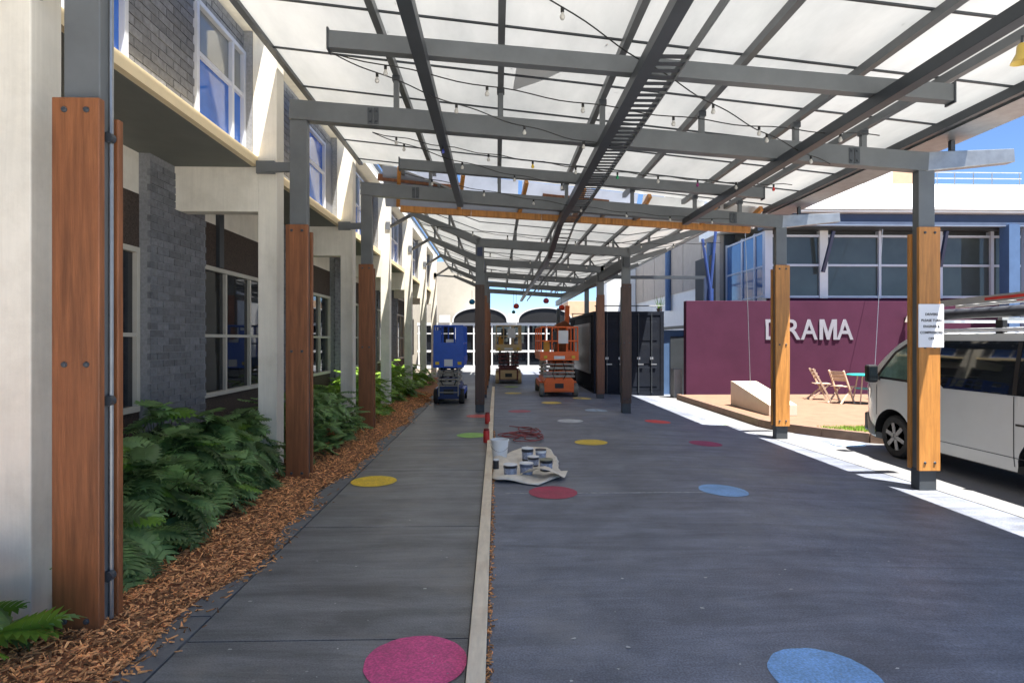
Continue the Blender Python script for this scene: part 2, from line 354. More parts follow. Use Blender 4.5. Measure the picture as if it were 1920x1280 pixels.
for k in range(24000):
    y = 1.9 + 16 * rnd.random() ** 1.9; e = -1.9 + .07 * math.sin(y * 1.7) + .05 * math.sin(y * 4.3 + 1)
    x = e - rnd.random() ** 1.3 * .95 if rnd.random() < .9 else e - rnd.uniform(0, 2)
    if rnd.random() < .035: x = e + abs(rnd.gauss(0, .07))
    d = e - x; z = .012 + .08 * min(1, max(0, d) / .25) + rnd.uniform(0, .012) if d > 0 else .01
    chip(x, y, z, rnd.uniform(.014, .05) + .04 * rnd.random() ** 4, rnd.uniform(.005, .017), rnd.uniform(0, 3.14), rnd.gauss(0, .3))
for k in range(900):
    y = 1.9 + 9 * rnd.random() ** 1.5; chip(-.05 + abs(rnd.gauss(.008, .012)), y, .008, rnd.uniform(.008, .03), rnd.uniform(.004, .01), rnd.uniform(0, 3.14), 0)
tag(stuff(ch.build('wood_chip_mulch', chipm, fix=False)), 'orange brown wood chip mulch along the garden edge', 'mulch')
# little lawn behind the kerb
gl = MB()
for k in range(5200):
    x, y = rnd.uniform(5.85, 8.2), rnd.uniform(9.95, 10.95)
    if y < 10.75 - (x - 6.1) * .95 + .12 or y < 9.98 or y > 10.95 - max(0, 6.5 - x) * .1: continue
    h = rnd.uniform(.03, .07); a = rnd.random() * 3.14; w = .006; dx, dy = math.cos(a) * w, math.sin(a) * w; lx, ly = rnd.gauss(0, .02), rnd.gauss(0, .02)
    gl.add([(x - dx, y - dy, .03), (x + dx, y + dy, .03), (x + lx, y + ly, .03 + h)], [(0, 1, 2)])
tag(stuff(gl.build('lawn_grass', grassm, fix=False)), 'small patch of bright lawn behind the brown kerb', 'grass')

# ------------------------------------------------------------------ school building on the left
sb = thing('school_building', (-6, 14, 0), 'two storey school building with cream pillars and charcoal brick', 'building')
PY = [3.4 + 3.73 * k for k in range(7)]; PW = .24
XP0, XP1, XF, XU, XL, XPI = -2.88, -2.655, -2.95, -3.05, -4.0, -3.86
Y0, Y1 = -1.0, 27.5
for y in [-.33] + PY:
    pl = MB().prism([(x, y, z) for x, z in ((XP0, 0), (XP1, 0), (XP1, 5.42), (-2.945, 5.42), (-2.945, 3.905), (XP0, 3.905))], (0, PW, 0)).build('pillar', cream, sb, bevel=.008)
    B(-3.3, -2.947, y - .001, y + PW + .001, 3.905, 5.415).build('upper_brick_panel', mortar, sb)
    # tie beam with a rounded lower corner back to the brick pier
    prof = [(XPI - .06, 3.78), (XPI - .06, 3.34), (XPI - .03, 3.27), (XPI + .05, 3.24), (XP0 + .002, 3.24), (XP0 + .002, 3.78)]
    MB().prism([(x, y + .004, z) for x, z in prof], (0, .19, 0)).build('tie_beam', cream, sb, bevel=.006)
ycuts = [Y0] + [v for y in [-.33] + PY for v in (y, y + PW)] + [Y1]
for a, b in zip(ycuts[0::2], ycuts[1::2]):
    if b - a > .3: B(XF - .3, XF + .07, a + .002, b - .002, 3.785, 3.90).build('floor_fascia', fascm, sb)
B(-9, XF, Y0, Y1, 3.781, 3.83).build('soffit', soffm, sb)
B(-9, -2.77, Y0, Y1, 5.42, 5.62).build('eave_beam', cream, sb)
B(-9, -2.75, Y0, Y1 + .2, 5.622, 5.72).build('roof', steeld, sb)
core = B(-9, XL - .12, Y0, Y1, 0, 3.78).build('ground_floor_wall', mortar, sb)
coreu = B(-9, XU - .12, Y0, Y1, 3.9, 5.42).build('upper_wall', mortar, sb)
bk = MB().box(-.02, .02, -.114, .114, -.037, .037)
brick_me = mesh_of(bk, 'brick', brickm)
def brickwork(part, xf, y0, y1, z0, z1, single):
    far = MB(); c = 0; z = z0 + .043
    while z < z1 - .03:
        y = y0 - (.12 if c % 2 else 0)
        while y < y1 - .02:
            a, b = max(y + .006, y0), min(y + .234, y1)
            if b - a > .05:
                dx = rnd.uniform(-.002, .003); m_ = (a + b) / 2; s_ = (b - a) / .228
                if single: link('brick', brick_me, part, (xf - .02 + dx, m_, z), None, (1, s_, 1))
                else: far.box(xf - .04, xf + dx, a, b, z - .037, z + .037)
            y += .24
        z += .086; c += 1
    if not single and far.v: stuff(far.build('brickwork', brickm2, part, fix=False))
def window(x, y0, y1, z0, z1, fm, panes, vs=(), hs=(), t=.05, proud=.03):
    f = MB()
    f.box(x - .06, x + proud, y0, y0 + t, z0, z1); f.box(x - .06, x + proud, y1 - t, y1, z0, z1)
    f.box(x - .06, x + proud + .002, y0 + t, y1 - t, z1 - t, z1); f.box(x - .06, x + proud + .02, y0 + t, y1 - t, z0, z0 + t)
    ys_ = [y0 + t] + sorted(vs) + [y1 - t]; zs = [z0 + t] + sorted(hs) + [z1 - t]
    for v in vs: f.box(x - .055, x + proud - .004, v - .025, v + .025, z0 + t, z1 - t)
    for h in hs: f.box(x - .05, x + proud - .008, y0 + t, y1 - t, h - .022, h + .022)
    w = f.build('window', fm, sb, bevel=.003)
    k = 0
    for j in range(len(zs) - 1):
        for i in range(len(ys_) - 1):
            q = .0015 * ((k % 3) - 1)
            MB().add([(x - .02 + q, ys_[i], zs[j]), (x - .02 - q, ys_[i + 1], zs[j]), (x - .02, ys_[i + 1], zs[j + 1]), (x - .02, ys_[i], zs[j + 1])], [(0, 1, 2, 3)]).build('pane', panes[j % len(panes)], w, fix=False)
            k += 1
# ground floor: brick piers behind each pillar, windows between
for k, y in enumerate([-.33] + PY):
    c = y + .12; pr = B(XL - .2, XPI - .012, c - .62, c + .62, 0, 3.78).build('brick_pier', mortar, sb)
    brickwork(pr, XPI, c - .62, c + .62, 0.0, 3.76, k == 2)
    yb0, yb1 = c + .62, (c + 3.73 - .62 if k < 7 else Y1)
    if yb1 - yb0 < .5 or k == 0: continue
    mid = (yb0 + yb1) / 2
    window(XL, yb0 + .01, yb1 - .01, .9, 2.72, timberframe, [glassd], vs=(yb0 + .84, yb0 + 1.68), hs=(1.75,), t=.06)
    B(XL - .1, XL + .012, yb0, yb1, .05, .9).build('lower_panel', pebble, sb)
    B(XL - .1, XL + .01, yb0, yb1, 2.72, 3.32).build('pebble_panel', pebble, sb)
    B(XL - .1, XL + .006, yb0, yb1, 3.32, 3.78).build('cream_panel', cream, sb)
    B(XL - .05, XL + .06, yb0 + .55, yb0 + .69, 2.725, 3.775).build('panel_post', steeld, sb)
# upper floor
def upper_brick(y0, y1, single=False, z0=3.9, z1=5.42):
    p = B(XU - .14, XU - .012, y0, y1, z0, z1).build('upper_brick_panel', mortar, sb); brickwork(p, XU, y0, y1, z0, z1, single)
for k, y in enumerate(PY):
    a, b = y + PW, y + 3.73
    zb = 5.16
    if k == 0:
        window(XU, a, 4.88, 3.93, zb, alum, [glassb, glassg], vs=((a + 4.7) / 2,), hs=(4.78,))
        upper_brick(4.88, 5.98, True); window(XU, 5.98, b, 3.93, zb, alum, [glassb, glassg], vs=(6.8,), hs=(4.62,))
        upper_brick(5.98, b, False, zb, 5.42); upper_brick(a, 4.88, False, zb, 5.42)
    elif k == 1:
        upper_brick(a, 9.45); window(XU, 9.45, 10.42, 3.93, zb, alum, [glassb, glassb], vs=(), hs=(4.62,))
        B(XU - .1, XU + .02, 10.425, b, 3.905, 5.2).build('grey_panel', mat('slate_panel', (.16, .17, .20), .6), sb)
        upper_brick(9.45, b, False, 5.2, 5.42)
    elif k < 6:
        m_ = (a + b) / 2
        upper_brick(a, a + .9); window(XU, a + .9, b - .25, 3.93, 5.3, alum, [glassb, glassg], vs=(m_ + .1, m_ + .75), hs=(4.62,))
        upper_brick(b - .25, b)
# ------------------------------------------------------------------ first canopy
c1 = thing('steel_canopy', (1.4, 5, 0), 'open steel canopy with translucent roof on timber clad posts', 'canopy')
XA, XB = -2.33, 5.2
def zr(x): return 5.08 - .105 * (x + 2.6)
def zb1(x): return 4.28 - .073 * (x - XA)                   # underside of the frame beams
bolt_me = mesh_of(MB().lathe([(0, -.012), (.013, -.010), (.017, -.003), (.017, .004)], (0, 0, 0), 8, 'y'), 'bolt', steeld)
def post(root, x, y, z0, ztop, ztim0, ztim1, tm, w=.26, bolts=True, conduit=False):
    p = MB().box(x - .10, x + .10, y - .055, y + .055, z0, ztop).box(x - .075, x + .075, y - .062, y + .062, z0, z0 + .25).build('post', steel, root, bevel=.006)
    if ztim0 > z0 + .05:
        MB().box(x - .105, x + .105, y - .075, y + .075, z0, ztim0 + .02).build('post_shoe', steeld, p, bevel=.006)
    for s_ in (-1, 1):
        MB().box(x - w / 2, x + w / 2, min(y + s_ * .057, y + s_ * .105), max(y + s_ * .057, y + s_ * .105), ztim0, ztim1 + (-.06 if s_ > 0 else 0)).build('timber_board', tm, p, bevel=.006)
    if bolts:
        for zz in (ztim1 - .07, (ztim0 + ztim1) / 2 + .02, ztim0 + .1):
            for xx in (-.06, .06): link('bolt', bolt_me, p, (x + xx, y - .106, zz))
    if conduit:
        MB().tube([(x + .115, y + .02, z0 + .1), (x + .115, y + .02, ztop - .1)], .012).build('conduit', galv, p, smooth=True)
        for zz in (.35, 1.35, 2.85): MB().lathe([(.02, -.02), (.03, -.02), (.03, .02), (.02, .02)], (x + .115, y, zz), 12, 'y').build('saddle_clip', steeld, p)
    return p
FY = [3.4, 6.98, 10.58]
for y in FY:
    post(c1, XA, y, .0, zb1(XA), .04, 3.04, timber, conduit=(y == 3.4))
    post(c1, XB, y, gz(XB), zb1(XB) + .02, .12, 3.05, timberR)
    MB().bar((XA - .1, y, zb1(XA - .1) + .115), (XB - .9, y, zb1(XB - .9) + .115), .14, .23).build('frame_beam', steel, c1, bevel=.006)
    MB().bar((XB - .9, y, zb1(XB - .9) + .115), (XB + .02, y, zb1(XB) + .115), .136, .225).build('frame_beam', steel, c1, bevel=.006)
    MB().bar((XB - .02, y, zb1(XB) + .115), (6.28, y, zb1(XB) + .20), .132, .23, h2=.16).build('stub_beam', galv, c1, bevel=.006)
    for xx in (-1.45, XB - .9):                              # bolted splice plates on the frame
        for s_ in (-1, 1):
            sp = MB().bar((xx + s_ * .035 - .03, y - .073, zb1(xx) + .11), (xx + s_ * .035 + .03, y - .073, zb1(xx) + .11), .008, .19).build('splice_plate', steeld, c1)
            for zz in (.05, .17): link('bolt', bolt_me, sp, (xx + s_ * .035, y - .078, zb1(xx) + zz))
    # bracket that ties the post back to the building pillar
    MB().bar((XP1 - .18, y + .06, 3.74), (XA, y + .0, 3.74), .05, .11).box(XP1 - .2, XP1 + .015, y + .03, y + .07, 3.67, 3.82).build('tie_bracket', steel, c1)
    for px_ in (-1.19, .05, 1.27, 2.47, 3.62, 4.45):
        zt = zr(px_) - .11; MB().box(px_ - .03, px_ + .03, y - .03, y + .03, zb1(px_) + .2, zt + .01).build('strut', steel, c1)
        MB().box(px_ - .045, px_ + .045, y - .04, y + .04, zt - .06, zt).build('strut_cleat', steeld, c1)
    MB().bar((5.55, y, zb1(XB) + .25), (5.55, y, zr(5.5) - .11), .05, .05, up=(0, 1, 0)).build('strut', steeld, c1)
YE0, YE1 = 1.6, 11.25
for px_ in (-1.19, .05, 1.27, 2.47, 3.62, 4.45):
    B(px_ - .035, px_ + .035, YE0, YE1, zr(px_) - .11, zr(px_) - .022).build('purlin', steel, c1)
for px_, w in ((-.65, .11), (3.42, .11)):                    # longitudinal beams hung under the frames
    B(px_ - w / 2, px_ + w / 2, YE0, 10.50, zb1(px_) - .09, zb1(px_) + .02).build('long_beam', steeld, c1, bevel=.004)
for y, xa, xb in ((5.17, -1.47, 4.1), (8.78, -1.45, 4.05)):
    MB().bar((xa, y, zb1(xa) + .10), (xb, y, zb1(xb) + .10), .1, .15).build('cross_beam', steel, c1, bevel=.004)
    for x in (xa, xb): MB().bar((x - .008, y, zb1(x) + .10), (x + .008, y, zb1(x) + .10), .12, .19).build('end_plate', steeld, c1)
bat = [YE0 + 1.04 * i for i in range(10)]
for y in bat[1:]:
    MB().bar((-2.58, y, zr(-2.58) - .012), (5.3, y, zr(5.3) - .012), .022, .018).build('roof_batten', steeld, c1)
for a, b in zip(bat, bat[1:] + [YE1]):
    for xa, xb in ((-2.6, .05), (.05, 2.47), (2.47, 5.35)):
        z_ = .0012 * (1 if xa == .05 else 0)
        MB().add([(xa, a, zr(xa) + z_), (xb, a, zr(xb) + z_), (xb, b, zr(xb) + z_), (xa, b, zr(xa) + z_)], [(0, 1, 2, 3)]).build('roof_sheet', roofm, c1, fix=False)
B(-2.63, -2.56, YE0, YE1, zr(-2.6) - .05, zr(-2.6) + .03).build('edge_flashing', steeld, c1)
g = MB(); z5 = zr(5.35) - .10
g.box(5.30, 5.72, YE0, YE1, z5 - .02, z5); g.box(5.71, 5.73, YE0, YE1, z5, z5 + .17); g.box(5.28, 5.30, YE0, YE1, z5 - .02, z5 + .08)
g.build('gutter', galv, c1)
MB().box(5.18, 5.24, YE0, YE1, zr(5.2) - .12, zr(5.2) - .02).build('edge_purlin', steeld, c1)
# scrap of sheet lying on top of the roof
q = [gp(*p, 4.80) for p in ((975, 83), (1040, 84), (1086, 104), (1020, 142), (962, 168))]
tag(MB().prism([(p.x, p.y, zr(p.x) + .006) for p in q], (0, 0, .01)).build('roof_scrap', mat('grey_scrap', (.5, .5, .5), .8, trans=.75)), 'grey kite shaped scrap of sheet lying on the translucent roof', 'scrap')
lt = MB()
for k in range(110):
    x = rnd.choice((-1.19, .05, 1.27, 2.47, 3.62, 4.45)) + rnd.gauss(.08, .12) if rnd.random() < .6 else rnd.uniform(-2.4, 5.2)
    y = rnd.uniform(3.5, 11.1); a = rnd.random() * 6.28; L_, w_ = rnd.uniform(.012, .035), rnd.uniform(.004, .009); ca, sa = math.cos(a), math.sin(a)
    lt.add([(x + ca * L_, y + sa * L_, zr(x) + .006), (x - sa * w_, y + ca * w_, zr(x) + .009), (x - ca * L_, y - sa * L_, zr(x) + .006), (x + sa * w_, y - ca * w_, zr(x) + .009)], [(0, 1, 2, 3)])
tag(stuff(lt.build('roof_leaf_litter', mat('dead_leaf', (.14, .09, .05), .9, island=.4), fix=False)), 'dead leaves scattered on top of the translucent roof', 'leaf litter')
# cable tray under the frames
ct = thing('cable_tray', (1.35, 5, 3.9), 'long slotted cable tray hung beneath the canopy beams', 'cable tray')
def tz(y): return (zb1(1.3) - .11) if y < 11 else 3.52
TY = [YE0, 11.2, 29]
slat = mesh_of(MB().box(-.11, .11, -.032, .032, -.002, .002), 'tray_slat', steeld)
zt1_ = zb1(1.3) - .12
for a, za_, b, zb_ in ((YE0, zt1_, 11.2, zt1_), (11.2, zt1_, 13.5, 3.57), (13.5, 3.57, 29, 3.57)):
    MB().bar((1.225, a, za_ + .05), (1.225, b, zb_ + .05), .11, .10).build('side_channel', steeld, ct); MB().bar((1.507, a, za_ + .04), (1.507, b, zb_ + .04), .015, .08).build('side_rail', steel, ct)
    y = a + .05
    while y < b:
        if y > 4.5 and y < 20: link('tray_slat', slat, ct, (1.39, y, za_ + (zb_ - za_) * (y - a) / (b - a) + .012))
        y += .12 if y < 11 else .25
# ------------------------------------------------------------------ second canopy (butterfly wings)
c2 = thing('winged_canopy', (1.3, 20, 0), 'far steel canopy with upswept translucent wings behind the timber fascia', 'canopy')
XM, XR = -.39, 3.05
F2 = [13.7, 17.1, 20.5, 23.9, 27.3]
def zm(x): return 3.86 - .062 * (x - XM)
def zw(x): return 4.42 + (XM - x) * .37                      # left wing roof
def zmid(x): return 4.42 - .085 * (x - XM)
def zrt(x): return 4.1276 + (x - XR) * .15
for i, y in enumerate(F2):
    post(c2, XM, y, 0, zm(XM) + .2, .18 if i == 0 else .1, 2.97, timberD if i == 0 else timber, w=.22, bolts=i < 2)
    if i < 2: post(c2, XR, y, gz(XR), zm(XR) + .2, .2 if i == 0 else .1, 3.0, timberD if i == 0 else timberM, w=.22, bolts=i < 2)
    elif i < 3: MB().box(XR + .05, XR + .2, y - .06, y + .06, 2.6, zm(XR)).build('stub_post', steel, c2)
    MB().bar((XM, y, zm(XM) + .1), (XR, y, zm(XR) + .1), .13, .2).build('frame_beam', steel, c2)
    MB().bar((XM, y, zm(XM) + .12), (-2.0, y, zm(XM) + .12 + .42 * 1.6), .11, .2, h2=.12).build('wing_beam', steel, c2)
    MB().bar((XR, y, zm(XR) + .1), (5.0, y, zm(XR) + .1 + .3 * 1.95), .11, .2, h2=.12).build('wing_beam', steel, c2)
    yp = min(PY, key=lambda q: abs(q - y - .3)) + .1; MB().bar((XP1, yp, 4.52), (-1.96, y, 4.62), .05, .07).build('tie_bracket', steeld, c2); B(XP1 - .1, XP1 + .012, yp - .12, yp - .09, 4.42, 4.62).build('tie_plate', galv, c2)
    for x in (.45, 1.27, 2.1, 2.75): MB().box(x - .025, x + .025, y - .025, y + .025, zm(x) + .19, zmid(x) - .07).build('strut', steel, c2)
    for x in (-1.1, -1.8): MB().box(x - .025, x + .025, y - .025, y + .025, zm(XM) + .12 + .42 * (XM - x), zw(x) - .06).build('strut', steel, c2)
    for x in (3.6, 4.3, 4.9):
        zz = zm(XR) + .1 + .3 * (x - XR)
        if zrt(x) - .06 > zz: MB().box(x - .025, x + .025, y - .025, y + .025, zz, zrt(x) - .06).build('strut', steel, c2)
    for s_ in (-1, 1):
        MB().bar((XR, y, zm(XR) - .02), (XR + s_ * .3, y, zmid(3) - .1), .035, .035, up=(0, 1, 0)).build('branch_strut', steeld, c2)
E0, E1 = 11.2, 29.5
for x in (.45, 1.27, 2.1, 2.75): B(x - .03, x + .03, E0, E1, zmid(x) - .09, zmid(x) - .02).build('purlin', steel, c2)
for x in (-1.1, -1.8): B(x - .03, x + .03, E0, E1, zw(x) - .08, zw(x) - .02).build('purlin', steel, c2)
for x in (3.6, 4.3): B(x - .03, x + .03, E0, E1, zrt(x) - .08, zrt(x) - .02).build('purlin', steel, c2)
B(XM - .06, XM + .06, 13.6, E1, zm(XM) - .22, zm(XM) - .02).build('valley_beam', navy, c2)
B(XR - .07, XR + .07, 13.6, E1, zm(XR) - .26, zm(XR) - .02).build('valley_beam', steeld, c2)
nseg = 16
for i in range(nseg):
    a, b = E0 + (E1 - E0) * i / nseg, E0 + (E1 - E0) * (i + 1) / nseg
    for xa, xb, f in ((-2.22, XM, zw), (XM, XR, zmid), (XR, 5.2, zrt)):
        if i > 13 and f is zmid: continue
        MB().add([(xa, a, f(xa)), (xb, a, f(xb)), (xb, b, f(xb)), (xa, b, f(xa))], [(0, 1, 2, 3)]).build('roof_sheet', roofm, c2, fix=False)
        MB().bar((xa, b, f(xa) - .012), (xb, b, f(xb) - .012), .025, .016).build('roof_batten', steeld, c2)
B(-2.26, -2.2, E0, E1, zw(-2.2) - .04, zw(-2.2) + .03).build('edge_flashing', steel, c2)
B(5.2, 5.26, E0, E1, zrt(5.2) - .06, zrt(5.2) + .03).build('edge_flashing', galv, c2)
# timber fascia and outriggers where the two canopies meet
tf = thing('timber_fascia_frame', (1.6, 11.7, 3.9), 'orange timber fascia frame spanning between the two canopies', 'timber frame')
def zt1(x): return 4.28 - .055 * (x + 1.9)
xcuts = [-1.9, -.5, .9, 2.3, 3.7, 5.1]
for a, b in zip(xcuts, xcuts[1:]):
    MB().bar((a, 11.62, zt1(a)), (b - .008, 11.62, zt1(b)), .09, .12).build('fascia_board', timberR, tf, bevel=.004)
for x in (-1.95, -.75, .45, 1.55, 2.8, 4.1, 4.95):
    MB().bar((x, 11.62, zt1(x) + .06), (x + .12, 11.05, zr(x) - .08), .07, .09).build('outrigger', timberR, tf)
MB().bar((-2.3, 11.42, zr(-2.3) - .2), (-.72, 11.42, zr(-.72) - .2), .09, .12).build('top_rail', timber, tf)
MB().bar((.9, 11.42, zr(.9) - .2), (2.2, 11.42, zr(2.2) - .2), .09, .11).build('top_rail', timber, tf)
gp_m = mat('blue_grey_infill', (.36, .39, .46), .4, var=.1, trans=.4)
for k_, (a, b) in enumerate(zip((-2.2, -.70, .50, 1.6, 2.85, 4.15), (-.78, .42, 1.5, 2.75, 4.05, 5.2))):
    MB().add([(a, 11.66, zt1(a) + .04), (b, 11.66, zt1(b) + .04), (b, 11.26, zr(b) - .005), (a, 11.26, zr(a) - .005)], [(0, 1, 2, 3)]).build('infill_panel', gp_m if k_ < 4 else roofm, tf, fix=False)

# ------------------------------------------------------------------ festoon lights
sock_me = mesh_of(MB().lathe([(.004, 0), (.017, -.003), (.017, -.045), (.014, -.05), (0, -.05)], (0, 0, 0), 8), 'socket', blackm)
BULB = {}
def bulb_mesh(cn, col):
    if cn not in BULB: BULB[cn] = mesh_of(MB().lathe([(.010, -.045), (.014, -.06), (.024, -.08), (.026, -.095), (.018, -.113), (0, -.118)], (0, 0, 0), 10), 'bulb', mat('bulb_' + cn, col, .12, var=.05))
    return BULB[cn]
def festoon(a, b, n, sag, label, cols=None):
    a, b = Vector(a), Vector(b); t = thing('festoon_string', a, label, 'string lights', 'festoon strings under the canopies')
    N = 40; f = lambda s: a.lerp(b, s) - V(0, 0, sag * 4 * s * (1 - s) + .012 * math.sin(s * n * 6.283))
    MB().tube([f(i / N) for i in range(N + 1)], .006, 5).build('cable', cablem, t, smooth=True)
    for k in range(n):
        p = f((k + .5) / n); so_ = link('socket', sock_me, t, p, None, (.8, .8, .8)); cn = (cols or ['clear'])[k % len(cols or [1])]
        col = {'clear': (.5, .49, .45), 'red': (.55, .02, .02), 'green': (.02, .3, .12), 'yellow': (.6, .4, .03), 'blue': (.03, .05, .3), 'purple': (.2, .02, .12)}[cn]
        bb = bpy.data.objects.new('bulb', bulb_mesh(cn, col)); C.objects.link(bb); bb.parent = so_
za = lambda x: zb1(x) - .02
festoon((.1, 4.05, 4.25), (4.0, 6.9, za(4.0)), 5, .10, 'festoon of clear bulbs crossing the slotted cable tray nearest the scrap')
festoon((-1.45, 5.2, za(-1.45) + .03), (4.0, 6.0, za(4.0) + .03), 6, .12, 'festoon of clear bulbs running below the short cross beam')
festoon((-1.45, 5.2, za(-1.45) + .03), (1.35, 6.9, za(1.35)), 4, .10, 'festoon of clear bulbs slanting from cross beam end to cable tray')
mixc = ['clear', 'blue', 'clear', 'yellow', 'clear', 'green', 'clear', 'purple', 'clear', 'red']
festoon((-1.5, 7.1, za(-1.5)), (4.1, 8.0, za(4.1) + .05), 10, .12, 'festoon of mixed coloured bulbs behind the bolted frame beam', mixc)
festoon((-1.5, 7.1, za(-1.5)), (1.3, 8.7, za(1.3)), 4, .10, 'festoon of clear bulbs slanting behind the bolted frame beam')
festoon((-1.4, 9.0, za(-1.4) + .05), (4.2, 10.3, za(4.2) + .05), 7, .14, 'festoon of clear bulbs just before the timber fascia')
festoon((-1.6, 12.2, 4.1), (5.0, 12.9, 3.85), 9, .16, 'festoon of dark bulbs just beyond the timber fascia')
festoon((-.4, 14.0, 3.82), (3.05, 15.2, 3.62), 7, .1, 'festoon of dark bulbs between the two dark posts')
festoon((-.4, 17.3, 3.82), (3.05, 18.4, 3.62), 7, .1, 'festoon of dark bulbs high above the orange lift')
# ------------------------------------------------------------------ lanterns far under the canopy
for px, py, r, cn, col, lab in ((885, 566, .16, 'blue', (.03, .25, .5), 'blue paper lantern hanging at the far canopy end'),
                                (968, 574, .16, 'red', (.6, .08, .06), 'red paper lantern hanging over the beige lift'),
                                (963, 585, .10, 'teal', (.03, .22, .25), 'small teal lantern hanging under the red lantern'),
                                (1024, 564, .16, 'pink', (.5, .07, .13), 'dusky pink lantern high beside the valley beam'),
                                (1053, 577, .17, 'scarlet', (.75, .06, .02), 'scarlet lantern above the orange boom arm')):
    r *= .75; p = EYE + ray(px, py) * 24.0; t = thing('paper_lantern', p - V(0, 0, r), lab, 'lantern', 'paper lanterns at the far end of the canopy')
    prof = [(r * .35, r * .92)] + [(r * math.sin(a), r * math.cos(a) * .95) for a in [.5 + i * .27 for i in range(9)]]
    MB().lathe(prof, p, 14).build('shade', mat('lantern_' + cn, col, .8, var=.1, trans=.3), t, smooth=True)
    MB().tube([p + V(0, 0, r * .9), p + V(0, 0, 3.7 - p.z)], .006, 4).build('cord', cablem, t)
# yellow lamp on the gutter edge
p = EYE + ray(1916, 104) * 4.9
t = thing('yellow_lamp', p, 'yellow bell lamp clipped under the canopy edge', 'lamp')
MB().lathe([(.02, .10), (.035, .08), (.04, .02), (.075, -.05), (.08, -.06), (.07, -.055), (.03, .02)], p, 16).build('shade', mat('lamp_yellow', (.6, .42, .08), .4), t, smooth=True)
MB().tube([p + V(0, 0, .09), V(p.x, p.y, zr(p.x) - .1)], .01, 6).build('stem', steeld, t)
# ------------------------------------------------------------------ plants
def leaf_mesh(name, m, L, Wd, droop, seed, lobes=8):
    r = random.Random(seed); mb = MB(); N = lobes + 2
    def mid(t): return V(0, L * t * (1 - .1 * t), -droop * L * t * t)
    for s in (-1, 1):
        for i in range(lobes):
            t0, t1 = .03 + .94 * i / lobes, .03 + .94 * (i + .92) / lobes
            wl = Wd * (math.sin(math.pi * (.2 + .8 * t0)) ** .75 * .9 + .1) * r.uniform(.85, 1.1)
            if i == lobes - 1: wl *= .6
            a, b = mid(t0), mid(t1); fw = (.16 + .3 * t0) * L * .8
            tip = mid((t0 + t1) / 2) + V(s * wl, fw * .55, -wl * .22 - droop * .1 * L)
            e1 = a.lerp(tip, .6) + V(0, -.014, .012); e2 = b.lerp(tip, .6) + V(0, .014, .012)
            mb.add([a, e1, tip, e2, b], [(0, 1, 4), (1, 3, 4), (1, 2, 3)] if s > 0 else [(0, 4, 1), (1, 4, 3), (1, 3, 2)])
    t_ = mid(.97); mb.add([mid(.86) + V(-.012, 0, 0), mid(.86) + V(.012, 0, 0), mid(1.0) + V(0, .05 * L, -.02)], [(0, 1, 2)])
    me = mesh_of(mb, name, m); me.polygons.foreach_set('use_smooth', [True] * len(me.polygons)); return me
LEAF = [leaf_mesh('leaf', leafm, .25 + .025 * i, .115 + .01 * i, .22 + .06 * i, i) for i in range(5)]
LEAFY = [leaf_mesh('leaf', leafy, .26, .10, .25, 33), leaf_mesh('leaf', leafy, .3, .11, .2, 34)]
LEAFB = leaf_mesh('leaf', leafb, .24, .08, .6, 35)
def plant(c, rx, ry, h, n, label, seed, yel=.06, group='leafy plants in the mulch bed', scale=1.0, side=None):
    r = random.Random(seed); c = Vector(c); t = thing('leafy_plant', c, label, 'plant', group); st = MB()
    for k in range(n):
        a = r.uniform(0, 6.283); e = math.acos(r.uniform(.0, 1)) if k % 4 else r.uniform(.0, .6)      # polar angle from up
        if side is not None and k % 3: a = r.gauss(side, 1.0)
        q = r.uniform(.78, 1.05)
        p = c + V(math.cos(a) * math.sin(e) * rx * q, math.sin(a) * math.sin(e) * ry * q, .10 + (h - .1) * math.cos(e) * q)
        out = V(math.cos(a), math.sin(a), 0); pitch = R(r.uniform(-35, 18)) + (R(25) if e < .5 else 0)
        yaw = math.atan2(out.y, out.x) - math.pi / 2 + r.gauss(0, .45)
        me = LEAFB if (k % 23 == 7 and e > .9) else r.choice(LEAFY) if r.random() < yel else r.choice(LEAF); s = scale * r.uniform(.75, 1.15)
        base = p - out * (.14 * s)
        link('leaf', me, t, base, (pitch, r.gauss(0, .35), yaw), (s, s, s))
        if k % 2 == 0: st.tube([c + V(r.uniform(-.08, .08), r.uniform(-.08, .08), .02), c.lerp(base, .6) + V(0, 0, .1), base], .005, 4, caps=False)
    st.build('stems', stemm, t, fix=False)
    return t
LN = ['bushy dark green plant with deeply cut leaves close behind the first timber post', 'lush dark green cut leaf plant spilling over the mulch, second behind the conduit post',
      'full cut leaf plant midway between conduit post and cream pillar', 'tall cut leaf plant under the ground floor window', 'cut leaf plant pressed against the cream pillar at the second timber post']
for i, (x, y, rx, h, n) in enumerate(((-2.78, 4.15, .46, .44, 75), (-2.85, 4.85, .54, .60, 90), (-2.95, 5.55, .62, .74, 95), (-3.0, 6.25, .62, .84, 95), (-2.98, 6.8, .53, .78, 70))):
    plant((x, y, .07), rx, .55, h, n, LN[i], 40 + i, side=-.5)
plant((-3.35, 5.0, .07), .5, .6, .85, 50, 'cut leaf plant at the brick pier behind the front row', 61)
plant((-3.4, 6.0, .07), .5, .6, .95, 50, 'cut leaf plant directly below the window sill behind the front row', 62)
plant((-2.72, 2.88, .07), .42, .42, .42, 34, 'low light green plant at the foot of the first cream pillar', 71, yel=.45, side=.3)
